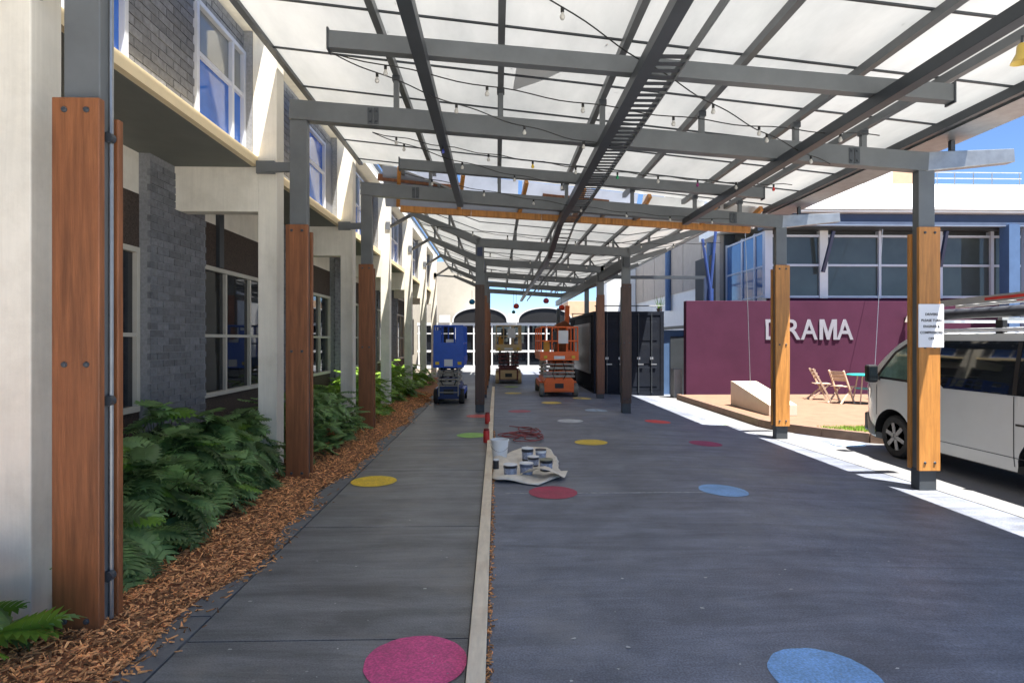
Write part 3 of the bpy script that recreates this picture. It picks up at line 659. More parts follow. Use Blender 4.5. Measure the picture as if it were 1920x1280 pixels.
def far_plant(x, y, rx, ry, h, n, label, seed, lm):
    r = random.Random(seed); t = thing('leafy_plant', (x, y, .05), label, 'plant', 'leafy plants in the mulch bed'); mb = MB()
    src = LEAF[seed % 4]; vs = [v.co.copy() for v in src.vertices]; fs = [tuple(p.vertices) for p in src.polygons]
    for k in range(n):
        a = r.uniform(0, 6.283); e = math.acos(r.uniform(0, 1)); q = r.uniform(.6, 1.05); s = r.uniform(.75, 1.2)
        p = V(x + math.cos(a) * math.sin(e) * rx * q, y + math.sin(a) * math.sin(e) * ry * q, .1 + h * math.cos(e) * q)
        M = Matrix.Translation(p) @ Matrix.Rotation(a - math.pi / 2 + r.gauss(0, .4), 4, 'Z') @ Matrix.Rotation(r.uniform(-.7, .5), 4, 'X') @ Matrix.Scale(s, 4)
        mb.add([M @ v for v in vs], fs)
    stuff(mb.build('foliage', lm, t, fix=False))
    MB().tube([(x, y, .02), (x + .02, y, h * .7)], .02, 5).build('stem', stemm, t)
spots = [(8.0, 'second timber post, nearer the pillar'), (8.9, 'second timber post, against the window bay'), (9.8, 'third cream pillar, on its near side'), (11.7, 'third timber post, close behind it'), (12.7, 'third timber post, a metre behind'),
         (13.8, 'fourth cream pillar, on its near side'), (15.4, 'fourth cream pillar, on its far side'), (16.6, 'blue lift, alongside it'), (17.8, 'blue lift, behind it'), (19.3, 'sixth cream pillar'), (21.0, 'last planted pillar')]
for i, (y, where) in enumerate(spots):
    far_plant((-2.85 if i < 3 else -3.15) + .08 * math.sin(i * 2), y, .55 if i < 3 else .78, .6, .85 + .12 * math.sin(i * 1.7), 110, 'bushy cut leaf plant by the ' + where, 80 + i, leafm2 if i < 3 else leafl)

# ------------------------------------------------------------------ plank and red tins
tag(MB().box(-.15, -.055, 1.2, 9.4, 0, .045).build('plank', plankm, bevel=.004), 'long pale timber plank lying as formwork, the length beside the drop cloth', 'plank', 'formwork planks laid along the walkway edge')
tag(MB().box(-.152, -.062, 9.42, 20.6, 0, .045).build('plank', plankm, bevel=.004), 'long pale timber plank running on towards the dark post and lifts', 'plank', 'formwork planks laid along the walkway edge')
for px, py, lab in ((912, 829, 'red tin by the plank next to the light green dot'), (914, 794, 'red tin by the plank next to the faded red dot')):
    p = gp(px, py); t = thing('red_tin', p, lab, 'tin', 'red tins by the plank')
    MB().lathe([(.05, 0), (.052, .01), (.052, .18), (.045, .20)], p, 14).build('can', redm, t, smooth=True)
    MB().lathe([(.042, .2), (.045, .205), (.045, .225), (.02, .235), (0, .235)], p, 14).build('cap', mat('dark_red', (.2, .02, .02), .5), t, smooth=True)
# drop cloth, buckets, hose
cp = [gp(x, y) for x, y in ((925, 905), (1010, 912), (1052, 895), (1045, 862), (1030, 842), (985, 838), (927, 862))]
ccx, ccy = sum(p.x for p in cp) / 7, sum(p.y for p in cp) / 7
dc = MB(); NR, NA = 16, 72
def edge(a):
    best = 1.0; d = V(math.cos(a), math.sin(a), 0)
    for i in range(7):
        p, q = cp[i] - V(ccx, ccy, 0), cp[(i + 1) % 7] - V(ccx, ccy, 0); e = q - p
        den = d.x * e.y - d.y * e.x
        if abs(den) < 1e-9: continue
        tt = (p.x * e.y - p.y * e.x) / den; ss = (p.x * d.y - p.y * d.x) / den
        if tt > 0 and -.001 <= ss <= 1.001: best = tt
    return best
for i in range(NR + 1):
    for k in range(NA):
        a = 6.283185 * k / NA; rr = edge(a) * i / NR * (1 + .025 * math.sin(5 * a + 1) + .02 * math.sin(11 * a))
        x, y = ccx + rr * math.cos(a), ccy + rr * math.sin(a); f = max(0, (i / NR - .45)) * 1.6
        z = .012 + f * (.028 * (1 + math.sin(7 * a + 3 * i / NR)) + .02 * (1 + math.sin(13 * a + i * .9))) * (.5 + .5 * math.sin(3 * a + .6))
        if i == NR: z = .006 + z * .4
        dc.v.append(V(x, y, max(.01, z)))
for i in range(NR):
    for k in range(NA):
        k2 = (k + 1) % NA; dc.f.append((i * NA + k, i * NA + k2, (i + 1) * NA + k2, (i + 1) * NA + k))
o = dc.build('drop_cloth', cloth, smooth=True, fix=False); o.modifiers.new('thick', 'SOLIDIFY').thickness = .006
tag(o, 'rumpled canvas drop cloth spread under the paint buckets', 'drop cloth')
# a folded flap thrown over the cloth corner
p0 = gp(1012, 893, .03); fm = MB()
for i in range(9):
    for j in range(7):
        u_, v_ = i / 8, j / 6; fm.v.append(p0 + V((u_ - .5) * .52 + .1 * v_, (v_ - .4) * .30 - .05 * u_, .02 + .13 * math.sin(math.pi * (u_ * .85 + .1)) ** 2 * (1 - .6 * v_) + .02 * math.sin(u_ * 9 + v_ * 5)))
fm.f = [(j + i * 7, j + 1 + i * 7, j + 8 + i * 7, j + 7 + i * 7) for i in range(8) for j in range(6)]
fo = fm.build('folded_flap', cloth, o, smooth=True, fix=False)
def bucket(px, py, r, h, body, lid, label, band=True):
    p = gp(px, py, .02); t = thing('paint_bucket', p, label, 'bucket', 'paint buckets on the drop cloth')
    MB().lathe([(r * .88, 0), (r * .9, .006), (r * .985, h * .9), (r, h * .9), (r, h * .97), (r * .93, h * .97)], p, 24).build('pail', body, t, smooth=True)
    MB().lathe([(r * 1.04, h * .93), (r * 1.05, h * .99), (r * .98, h * 1.0), (r * .95, h * .975), (0, h * .975)], p, 24).build('lid', lid, t, smooth=True)
    if band: MB().lathe([(r * .917, h * .16), (r * .975, h * .70)], p, 24).build('label_band', labelm, t, smooth=True, fix=False)
    hp = [p + V(math.cos(a) * r * 1.03, -math.sin(a) * r * .55 - .02, h * .86 - math.sin(a) * h * .45) for a in [math.pi * i / 12 for i in range(13)]]
    MB().tube(hp, .003, 5).build('wire_handle', chrome, t, smooth=True)
bd = mat('bucket_charcoal', (.025, .027, .035), .4)
bw = mat('bucket_lid_white', (.82, .82, .82), .4)
bucket(957, 892, .085, .15, bd, bw, 'dark paint bucket with white lid and printed band, nearest the plank end of the cloth')
bucket(987, 891, .083, .16, mat('bucket_steelblue', (.10, .12, .18), .4), bw, 'slate blue paint bucket with white lid beside the folded flap')
bucket(989, 863, .082, .18, bd, bw, 'taller charcoal paint bucket with white lid at the back of the cloth')
bucket(1014, 862, .075, .15, bucketw, bd, 'white paint bucket with black rim at the back of the cloth')
bucket(1000, 873, .075, .13, bd, bw, 'low charcoal paint bucket squeezed in the middle of the group')
bucket(1024, 882, .085, .15, bd, mat('lid_olive', (.25, .25, .18), .5), 'black paint bucket with olive lid behind the folded flap')
p = gp(937, 860); t = thing('white_pail', p, 'tall plain white pail standing against the plank', 'pail')
MB().lathe([(.10, 0), (.125, .26), (.135, .26), (.135, .28), (.122, .28), (.10, .02), (0, .02)], p, 24).build('pail', bucketw, t, smooth=True)
MB().tube([p + V(math.cos(a) * .137, -.05 - .06 * math.sin(a), .25 - .13 * math.sin(a)) for a in [math.pi * i / 12 for i in range(13)]], .003, 5).build('wire_handle', chrome, t)
p = gp(930, 881); t = thing('small_tin', p, 'small black tin with pale lid next to the plank', 'tin')
MB().lathe([(.038, 0), (.038, .13)], p, 16).build('can', bd, t, smooth=True); MB().lathe([(.04, .13), (.04, .145), (0, .145)], p, 16).build('lid', bw, t, smooth=True)
hz = []; c0 = gp(985, 822, .01); c1_ = gp(972, 805, .01)
for i in range(190):
    a = i * .21; rr = .16 + .08 * math.sin(i * .37) + .05 * math.sin(i * .11); c_ = c0.lerp(c1_, (i / 190) ** 2)
    hz.append(V(c_.x + rr * 1.5 * math.cos(a) + .1 * math.sin(i * .05), c_.y + rr * 1.6 * math.sin(a), .012 + .014 * (1 + math.sin(i * .33)) + .01 * ((i // 30) % 3)))
tag(MB().tube(hz, .009, 6).build('hose', ropem, smooth=True), 'tangled faded red hose lying beyond the drop cloth', 'hose')
# ------------------------------------------------------------------ scissor lifts
def wheel(mb_t, mb_r, c, r, w):
    mb_t.lathe([(r * .6, -w / 2), (r * .93, -w / 2), (r, -w * .36), (r, w * .36), (r * .93, w / 2), (r * .6, w / 2)], c, 24, 'x')
    mb_r.lathe([(0, -w * .42), (r * .3, -w * .45), (r * .62, -w * .35), (r * .62, w * .35), (r * .3, w * .45), (0, w * .42)], c, 18, 'x')
def lift(x, y, w, L, zd, ztop, cols, label, style, scz0=.55):
    body, frame, scm, rail, tyre = cols
    t = thing('scissor_lift', (x, y + L / 2, 0), label, 'lift', 'scissor lifts under the far canopy'); h = w / 2
    ch_ = MB(); cw = h - (.13 if style != 'blue' else .1)
    ch_.prism([(x - cw, y + .05, .14), (x + cw, y + .05, .14), (x + cw, y + .05, scz0 - .08), (x + cw - .06, y + .05, scz0), (x - cw + .06, y + .05, scz0), (x - cw, y + .05, scz0 - .08)], (0, L - .1, 0))
    cb = ch_.build('chassis', frame, t, bevel=.012)
    B(x - cw + .06, x + cw - .06, y + .035, y + .052, .18, scz0 - .1).build('front_panel', frame if style == 'blue' else body, cb, bevel=.004)
    B(x - .13, x + .13, y + .02, y + .037, .26, .40).build('access_hatch', blackm, cb)
    for s_ in (-1, 1):
        B(x + s_ * (cw + .055) - .055, x + s_ * (cw + .055) + .055, y + .3, y + L - .3, .25, scz0 - .12).build('side_tray', body, cb, bevel=.01)
        for yy in (y + .24, y + L - .24):
            a, b = MB(), MB(); wheel(a, b, (x + s_ * (h - .07), yy, .2), .2, .14)
            wo = a.build('wheel', tyre, t, smooth=True); b.build('rim', body, wo, smooth=True)
    nl = 4; dz = (zd - scz0 - .04) / nl
    for k in range(nl):
        z0 = scz0 + .02 + dz * k; z1 = z0 + dz
        for s_ in (-1, 1):
            xo = x + s_ * (h - .20)
            MB().bar((xo, y + .12, z0 + .02), (xo, y + L - .12, z1 - .01), .035, .075).build('scissor_arm', scm, t)
            MB().bar((xo + s_ * .045, y + .12, z1 - .01), (xo + s_ * .045, y + L - .12, z0 + .02), .035, .075).build('scissor_arm', scm, t)
        MB().tube([(x - h + .13, y + .10, z0 + .04), (x + h - .13, y + .10, z0 + .04)], .026, 8).build('cross_tube', scm if k % 2 == 0 else frame, t, smooth=True)
        MB().tube([(x - h + .2, y + L / 2, z0 + dz * .5), (x + h - .2, y + L / 2, z0 + dz * .5)], .02, 8).build('cross_tube', frame, t, smooth=True)
        B(x - h + .10, x + h - .10, y + .07, y + .095, z0 + .0, z0 + dz * .42).build('arm_end_plate', scm, t)
    MB().tube([(x, y + .5, scz0 + .06), (x, y + L - .5, zd - .1)], .05, 10).build('hydraulic_ram', chrome, t, smooth=True)
    dk = B(x - h + .02, x + h - .02, y, y + L, zd, zd + .10).build('platform_deck', body, t, bevel=.006)
    B(x - h, x + h, y - .015, y + .0, zd + .0, zd + .26).build('toe_board', body, dk)
    for s_ in (-1, 1): B(min(x + s_ * h, x + s_ * (h - .02)), max(x + s_ * h, x + s_ * (h - .02)), y, y + L, zd + .1, zd + .26).build('toe_board', body, dk)
    B(x - .16, x + .16, y - .024, y - .016, zd + .04, zd + .13).build('maker_plate', whitep, dk)
    for s_ in (-1, 1):
        MB().tube([(x + s_ * .12, y + .06, scz0 - .05), (x + s_ * .2, y - .02, scz0 + .12), (x + s_ * .16, y + .02, (scz0 + zd) / 2), (x + s_ * .1, y + .06, zd - .02)], .012, 6).build('hydraulic_hose', blackm, t, smooth=True)
        B(x + s_ * h * .72 - .05, x + s_ * h * .72 + .05, y - .041, y - .039, zd + .06, zd + .14).build('warning_decal', mat('decal_yellow', (.6, .42, .03), .5), dk)
    rr = .021
    for xx in (x - h + .03, x - h * .38, x + h * .38, x + h - .03):
        for yy in (y + .02, y + L - .02):
            MB().tube([(xx, yy, zd + .1), (xx, yy, ztop)], rr, 8).build('rail_post', rail, t, smooth=True)
    for yy in (y + L * .33, y + L * .66):
        for s_ in (-1, 1): MB().tube([(x + s_ * (h - .03), yy, zd + .1), (x + s_ * (h - .03), yy, ztop)], rr, 8).build('rail_post', rail, t, smooth=True)
    for zz in (ztop, (zd + ztop) / 2 + .08):
        MB().tube([(x - h + .03, y + .02, zz), (x + h - .03, y + .02, zz), (x + h - .03, y + L - .02, zz), (x - h + .03, y + L - .02, zz), (x - h + .03, y + .02, zz)], rr, 8).build('guard_rail', rail, t, smooth=True)
    for s_ in (-1, 1):
        MB().tube([(x + s_ * (cw - .05), y - .01, .22), (x + s_ * (cw - .05), y - .01, zd - .02)], .014, 6).build('ladder_side', scm, t) if style == 'blue' else None
    if style == 'blue':
        B(x - h + .005, x + h - .005, y - .03, y - .017, zd - .02, zd + .62).build('solid_front_panel', body, t, bevel=.004)
        B(x - .11, x + .11, y - .038, y - .031, zd + .02, zd + .20).build('white_notice', whitep, t)
        for s_ in (-1, 1): B(x + s_ * (h * .72) - h * .26, x + s_ * (h * .72) + h * .26, y - .0295, y - .0165, zd + .62, ztop - (.0 if s_ > 0 else .12)).build('side_screen', body, t)
        B(x - h * .2, x + h * .5, y + .1, y + .3, zd + .5, zd + .72).build('control_box', whitep, t, bevel=.02)
        for k in range(4): MB().tube([(x - cw + .05, y - .01, .32 + k * .17), (x + cw - .05, y - .01, .32 + k * .17)], .013, 6).build('ladder_rung', scm, t)
    else:
        B(x - .28, x - .08, y + .03, y + .10, zd + .48, ztop - .12).build('control_box', blackm, t, bevel=.01)
        B(x - .03, x + .26, y - .004, y + .006, zd + .50, ztop - .10).build('notice_board', whitep, t)
        B(x - h + .12, x - h + .3, y + .12, y + .3, zd + .16, zd + .55).build('tool_bag', mat('tool_bag', (.6, .3, .05), .8), t, bevel=.03)
    return t
lift(1.85, 17.15, 1.14, 2.4, 1.08, 2.06, (orange, orange, greyl, orange, tyreg), 'orange scissor lift with folded grey arms beside the container', 'orange', .56)
lift(.46, 22.3, 1.0, 2.3, 1.25, 2.22, (lbeige, maroon, maroon, lbeige, lbeige), 'beige and maroon scissor lift farther down the asphalt', 'beige', .62)
lift(-1.25, 15.25, .80, 1.85, .98, 2.05, (lblue, dblue, greyl, lblue, rubber), 'blue scissor lift with solid front panel near the garden', 'blue', .5)
bt = thing('boom_machine', (2.45, 21.7, gz(2.4)), 'rust orange folded boom machine standing behind the orange lift', 'boom lift')
B(2.1, 2.85, 21.4, 23.0, .25, 1.0).build('chassis', rust, bt, bevel=.03)
for s_ in (2.12, 2.83):
    for yy in (21.65, 22.75):
        a, b = MB(), MB(); wheel(a, b, (s_, yy, .28), .29, .16); wo = a.build('wheel', rubber, bt, smooth=True); b.build('rim', rust, wo, smooth=True)
MB().prism([(2.15, 21.7, 1.0), (2.8, 21.7, 1.0), (2.75, 21.7, 2.25), (2.55, 21.7, 2.4), (2.2, 21.7, 2.25)], (0, .5, 0)).build('turret', rust, bt, bevel=.02)
MB().bar((2.62, 21.8, 2.2), (2.66, 21.9, 2.95), .16, .2, up=(0, 1, 0)).build('boom_arm', orange, bt, bevel=.01)
MB().bar((2.3, 21.85, 2.2), (2.33, 21.9, 2.85), .12, .14, up=(0, 1, 0)).build('lower_arm', vantrim, bt, bevel=.01)

# ------------------------------------------------------------------ shipping container
CX0, CX1, CY0, CY1, CH = 3.12, 5.4, 18.7, 24.8, 2.6
zc = gz(CX1)
cn = thing('shipping_container', (4.2, 21.7, zc), 'navy shipping container with double doors and a side window', 'container')
B(CX0 + .05, CX1 - .05, CY0 + .06, CY1, zc + .12, CH - .05).build('box_core', contm, cn)
for x in (CX0, CX1 - .12): B(x, x + .12, CY0, CY0 + .12, zc, CH).build('corner_post', contm, cn, bevel=.01)
B(CX0 + .12, CX1 - .12, CY0 + .005, CY0 + .11, CH - .12, CH - .002).build('door_header', contm, cn); B(CX0 + .12, CX1 - .12, CY0 + .005, CY0 + .11, zc + .02, zc + .16).build('door_sill', contm, cn)
B(CX0, CX0 + .1, CY0 + .12, CY1, CH - .1, CH).build('top_rail', contm, cn); B(CX0, CX0 + .1, CY0 + .12, CY1, zc, zc + .15).build('bottom_rail', contm, cn)
mc = (CX0 + CX1) / 2
for a, b in ((CX0 + .125, mc - .008), (mc + .008, CX1 - .125)):
    d = B(a, b, CY0 + .02, CY0 + .055, zc + .17, CH - .13).build('door', contm, cn, bevel=.004)
    for k in range(3):
        z0 = zc + .30 + k * .74; B(a + .1, b - .1, CY0 + .008, CY0 + .021, z0, z0 + .62).build('door_panel', contm, d, bevel=.01)
    for q in (.3, .72):
        xx = a + (b - a) * q; MB().tube([(xx, CY0 - .015, zc + .1), (xx, CY0 - .015, CH - .06)], .018, 8).build('lock_rod', steeld, d, smooth=True)
        B(xx - .05, xx + .05, CY0 - .03, CY0 + .006, 1.05, 1.13).build('rod_bracket', galv, d); B(xx - .02, xx + .16, CY0 - .045, CY0 - .025, .88, .92).build('lock_handle', galv, d)
y = CY0 + .2
while y < CY1 - .1:                                        # corrugated side
    if not (19.4 < y < 23.6): B(CX0 + .02, CX0 + .051, y, y + .09, zc + .15, CH - .1).build('side_rib', contm, cn)
    y += .2
wf = B(CX0 - .01, CX0 + .06, 19.5, 23.5, .55, 2.25).build('side_window', galv, cn); B(CX0 - .014, CX0 - .009, 19.6, 23.4, .65, 2.15).build('pane', mat('roller_screen', (.10, .10, .10), .35), wf)
for yy in (18.8, 24.6):
    MB().tube([(CX0 + .05, yy, 2.78), (CX1, yy, 2.78)], .02, 6).build('roof_rail', steeld, cn)
    for x in (CX0 + .1, mc, CX1 - .1): MB().tube([(x, yy, CH - .02), (x, yy, 2.78)], .018, 6).build('rail_post', steeld, cn)
tag(B(5.48, 5.74, 17.9, 18.3, -.12, .78).build('low_block_wall', apron, bevel=.01), 'short pale block wall between container and plum wall', 'wall')
sh = thing('tool_shed', (5.75, 19.8, -.12), 'small grey shed squeezed behind the plum wall and container', 'shed')
B(5.46, 6.6, 19.2, 20.4, -.12, 2.0).build('wall', bluep, sh); MB().prism([(5.42, 19.1, 2.0), (6.7, 19.1, 2.1), (6.7, 19.1, 2.2), (5.42, 19.1, 2.1)], (0, 1.5, 0)).build('roof', steeld, sh); B(5.75, 6.3, 19.17, 19.198, -.1, 1.8).build('door', steeld, sh)
# yucca behind the container
yu = thing('yucca_plant', (5.5, 18.95, 2.6), 'spiky green yucca above the container corner', 'plant')
lm = MB(); r_ = random.Random(5)
for k in range(16):
    a = r_.uniform(0, 6.28); t_ = V(5.32 + math.cos(a) * .22, 18.95 + math.sin(a) * .22, 2.6 + r_.uniform(.3, .6)); b_ = V(5.32, 18.95, 2.62); s_ = V(-math.sin(a), math.cos(a), 0) * .022
    lm.add([b_ - s_, b_ + s_, t_], [(0, 1, 2)])
lm.build('leaves', leafy, yu, fix=False); MB().lathe([(.07, 0), (.1, .12), (.09, .12), (0, .1)], (5.32, 18.95, 2.59), 10).build('pot', kerbm, yu)
# ------------------------------------------------------------------ plum wall with lettering
pw = thing('plum_wall', (9, 17.7, -.1), 'plum coloured wall with silver DRAMA lettering', 'wall')
B(5.76, 14.6, 17.6, 17.85, -.12, 2.87).build('wall_panel', purple, pw, bevel=.01)
B(5.73, 14.6, 17.5, 17.6, -.12, .0).build('plinth', edgem, pw)
def text_mesh(s, size, depth, bold=0.0):
    cu = bpy.data.curves.new('letter', 'FONT'); cu.body = s; cu.size = size; cu.extrude = depth; cu.offset = bold; cu.align_x = 'CENTER'; cu.resolution_u = 4
    o = bpy.data.objects.new('letter_tmp', cu); C.objects.link(o); bpy.context.view_layer.update()
    me = bpy.data.meshes.new_from_object(o.evaluated_get(bpy.context.evaluated_depsgraph_get())); bpy.data.objects.remove(o); bpy.data.curves.remove(cu); return me
zb_, zt_ = 1.69, 2.31
xl = [ray(px, 617) for px in (1449, 1487, 1517, 1552, 1584)]
for chh, d in zip('DRAMA', xl):
    t_ = (17.59 - EYE.y) / d.y; xx = (EYE + d * t_).x
    if chh == 'M':
        mo_ = MB().prism([(x, z, 0) for x, z in ((0, 0), (0, .62), (.15, .62), (.27, .22), (.39, .62), (.54, .62), (.54, 0), (.43, 0), (.43, .42), (.315, 0), (.225, 0), (.11, .42), (.11, 0))], (0, 0, .024)); me = mesh_of(mo_, 'letter', letterm)
    else: me = text_mesh(chh, .86, .012, .012); me.materials.append(letterm)
    xs_ = [v.co.x for v in me.vertices]; ys_ = [v.co.y for v in me.vertices]
    wv, hv = max(xs_) - min(xs_), max(ys_) - min(ys_); tw = {'D': .44, 'R': .45, 'A': .52, 'M': .54}[chh]
    cxm = (max(xs_) + min(xs_)) / 2
    for v in me.vertices: v.co.x = (v.co.x - cxm) * tw / wv; v.co.y = (v.co.y - min(ys_)) * (zt_ - zb_) / hv
    link('letter', me, pw, (xx, 17.586, zb_), (R(90), 0, 0))
# flood light on the wall
fl_ = thing('wall_floodlight', (11.9, 17.5, 1.85), 'small cream floodlight mounted on the plum wall', 'light')
pp = EYE + ray(1704, 598) * (17.45 / ray(1704, 598).y)
MB().prism([(pp.x - .1, 17.3, pp.z - .1), (pp.x + .1, 17.3, pp.z - .1), (pp.x + .1, 17.3, pp.z + .12), (pp.x - .02, 17.3, pp.z + .12)], (0, .2, 0)).build('housing', cream, fl_, bevel=.01); B(pp.x - .03, pp.x + .03, 17.5, 17.6, pp.z - .05, pp.z + .05).build('arm', steeld, fl_)
# ------------------------------------------------------------------ glazed hall behind the plum wall
gh = thing('glazed_hall', (13, 21, -.1), 'glazed hall with slate blue fascia and white metal roof', 'building')
GY = 18.3; GX0, GX1 = 8.62, 34
B(GX0 + .3, GX1, GY + .15, 26, -.1, 5.2).build('dark_interior_wall', mat('hall_interior', (.05, .05, .05), .8), gh)
B(GX0, GX1, GY, GY + .12, -.1, 3.05).build('lower_wall', purple, gh)
def px_x(px, y): d = ray(px, 500); return (d * ((y - EYE.y) / d.y)).x
cols_ = [px_x(p, GY) for p in (1440, 1543, 1648, 1761, 1858)]
for k, x in enumerate(cols_):
    w = (.12, .13, .04, .07, .05)[k]; B(x - w, x + w, GY - .06, GY + .13, 3.0, 5.14).build('mullion', alum if k != 1 else whitep, gh)
ww = [GX0 - .02] + cols_[1:] + [GX1]
for a, b in zip(ww, ww[1:]):
    for z0, z1 in ((3.09, 4.02), (4.08, 4.94)):
        tl = rnd.uniform(-.004, .004)
        MB().add([(a, GY + .02 + tl, z0), (b, GY + .02 - tl, z0), (b, GY + .02, z1), (a, GY + .02, z1)], [(0, 1, 2, 3)]).build('pane', glassgr, gh, fix=False)
    for z in (3.05, 4.05, 4.98): B(a, b, GY - .03, GY + .04, z - .035, z + .035).build('transom', alum, gh)
# side glazing seen at the corner, running back
for z0, z1 in ((2.3, 3.05), (3.1, 4.02), (4.08, 5.1)):
    MB().add([(GX0 - .02, GY + .1, z0), (GX0 - .02, 21.6, z0), (GX0 - .02, 21.6, z1), (GX0 - .02, GY + .1, z1)], [(0, 1, 2, 3)]).build('pane', mat('sky_reflection_glass', (.05, .14, .32), .05, spec=.8), gh, fix=False)  # the blue sky reflection is put into the pane colour
    B(GX0 - .05, GX0 + .03, GY + .1, 21.6, z1, z1 + .06).build('transom', alum, gh)
for y in (GY + .9, 20.2, 21.6): B(GX0 - .06, GX0 + .04, y - .05, y + .05, -.1, 5.2).build('mullion', alum, gh)
B(GX0 - .25, GX0 + .1, 21.7, 22.1, -.1, 5.6).build('corner_pier', beige, gh); B(GX0 - .1, GX0 + .3, 21.62, 22.4, -.1, 5.6).build('corner_column', steeld, gh)
B(GX0 - .3, GX1, 17.5, 17.68, 5.16, 5.28).build('gutter', mat('pale_blue_gutter', (.20, .25, .34), .5), gh); B(GX0 - .2, GX1, 17.7, 17.95, 5.24, 5.56).build('fascia_beam', navy, gh)
B(GX0 - .3, GX1, 17.45, 18.3, 5.565, 5.62).build('eave_sheet', whitep, gh); B(GX0 - .3, GX1, 17.95, 18.4, 5.15, 5.55).build('eave_soffit', steeld, gh)
MB().prism([(GX0 - .4, 17.4, 5.64), (GX0 - .4, 17.4, 5.72), (GX0 - .4, 23.5, 8.06), (GX0 - .4, 23.5, 5.64)], (GX1 - GX0 + .4, 0, 0)).build('metal_roof', mat('white_metal_roof', (.74, .74, .73), .45, var=.04), gh)
for px0, py0, px1, py1 in ((1563, 433, 1543, 510), (1775, 433, 1763, 500)):
    a = EYE + ray(px0, py0) * (17.7 / ray(px0, py0).y); b = EYE + ray(px1, py1) * (18.1 / ray(px1, py1).y); MB().bar(a, b, .09, .09, up=(0, 1, 0)).build('raking_strut', navy, gh)
x = px_x(1876, 17.9); B(x - .17, x + .17, 17.4, 17.75, -.1, 5.2).build('front_column', bluep, gh); x = px_x(1912, 17.9); B(x - .1, x + .1, 17.5, 17.75, -.1, 5.2).build('front_column', alum, gh)
rt = MB()
for z in (8.16, 8.4): rt.tube([(px_x(1752, 23), 23, z), (px_x(1915, 23), 23, z)], .02, 6)
for px in (1757, 1790, 1825, 1860, 1912): rt.tube([(px_x(px, 23), 23, 7.8), (px_x(px, 23), 23, 8.4)], .02, 6)
rt.build('roof_railing', galv, gh)
tag(B(15.2, 20.3, 27.5, 32, -.1, 10.1).build('peach_block', peach), 'peach rendered block rising behind the white metal roof', 'building')
# beige side building behind the container
bb_ = thing('beige_block', (13, 32, -.1), 'beige panelled block with pale base band behind the shed', 'building')
BX = 9.2; B(BX, 16, 23.2, 44, -.1, 9.5).build('wall', whitep, bb_)
B(BX - .03, BX + .5, 23.2, 44, 4.0, 9.5).build('panel_backing', whitep, bb_)
y = 23.25
while y < 43.5:
    B(BX - .06, BX - .028, y, y + 2.5, 4.03, 6.6).build('panel', beige, bb_); B(BX - .06, BX - .028, y, y + 2.5, 6.65, 9.4).build('panel', beige, bb_); y += 2.6
for y_ in (24.4, 30.5): MB().tube([(BX - .18, y_, 3.2), (BX - .18, y_, 7.5)], .16, 10).build('downpipe', bluep, bb_, smooth=True)
# blue tree strut with arm
ys_ = thing('strut_column', (6.7, 18.9, -.1), 'blue branching steel strut rising behind the plum wall', 'column')
sx = px_x(1332, 18.9); 
MB().tube([(sx, 18.9, -.1), (sx, 18.9, 3.35)], .10, 10).build('trunk', mat('strut_blue', (.03, .06, .2), .4), ys_, smooth=True)
for px, py in ((1317, 448), (1342, 432)):
    b = EYE + ray(px, py) * (18.9 / ray(px, py).y); MB().tube([(sx, 18.9, 3.3), b], .05, 8).build('branch', MATS['strut_blue'], ys_, smooth=True)
MB().bar((3.2, 18.95, 3.72), (sx, 18.95, 3.72), .1, .1).build('arm', steeld, ys_); B(sx - .2, sx - .1, 18.9, 19.0, 1.8, 3.72).build('side_leg', navy, ys_)
# far end building with two barrel roofs
fe = thing('barrel_roof_hall', (.5, 36, 0), 'far hall with two black barrel roofs and white framed glazing', 'building')
FYY = 34.0
B(-4.6, 5.2, FYY + .25, 40, 0, 2.6).build('wall', mat('hall_dark', (.03, .032, .035), .6), fe)
B(-4.6, 5.2, FYY - .05, FYY + .3, 0, .18).build('plinth', whitep, fe); B(-4.6, 5.2, FYY - .04, FYY + .28, 2.5, 2.66).build('header', whitep, fe); B(-4.6, 5.2, FYY - .02, FYY + .2, .95, 1.07).build('sill_rail', whitep, fe)
B(-4.6, 5.2, FYY, FYY + .2, 2.0, 2.07).build('sill_rail', whitep, fe)
for i in range(10):
    x = -4.5 + i * 1.06; B(x - .04, x + .04, FYY - .03, FYY + .24, .18, 2.5).build('mullion', whitep, fe)
    if i < 9:
        MB().add([(x + .04, FYY + .1, .18), (x + 1.02, FYY + .1, .18), (x + 1.02, FYY + .1, 2.5), (x + .04, FYY + .1, 2.5)], [(0, 1, 2, 3)]).build('pane', glassd, fe, fix=False)
for cx_ in (-.95, 2.82):
    def arch(rx, rz, n=18): return [(cx_ + rx * math.cos(math.pi * i / n), 2.68 + rz * math.sin(math.pi * i / n) ** .8) for i in range(n + 1)]
    MB().prism([(x, FYY - .1, z) for x, z in arch(1.52, .80)], (0, 6, 0)).build('barrel_roof', blackm, fe)
    o_, i_ = arch(1.62, .88), arch(1.54, .82); rim = MB()
    for k in range(18): rim.prism([(o_[k][0], FYY - .15, o_[k][1]), (o_[k + 1][0], FYY - .15, o_[k + 1][1]), (i_[k + 1][0], FYY - .15, i_[k + 1][1]), (i_[k][0], FYY - .15, i_[k][1])], (0, 6, 0))
    rim.build('arch_rim', whitep, fe)
B(.70, 1.15, FYY - .2, FYY + .1, 2.67, 3.2).build('sign_box', whitep, fe); B(-3.3, -2.7, FYY - .2, FYY + .1, 2.67, 3.1).build('white_pier', whitep, fe); B(4.6, 5.0, FYY - .2, FYY + .1, 0, 3.0).build('white_pier', whitep, fe)
tag(B(-9, -1.15, 37, 44, 0, 6.6).build('cream_block', mat('distant_cream', (.42, .38, .31), .8, var=.06)), 'tall plain cream block closing the left end of the lane', 'building')
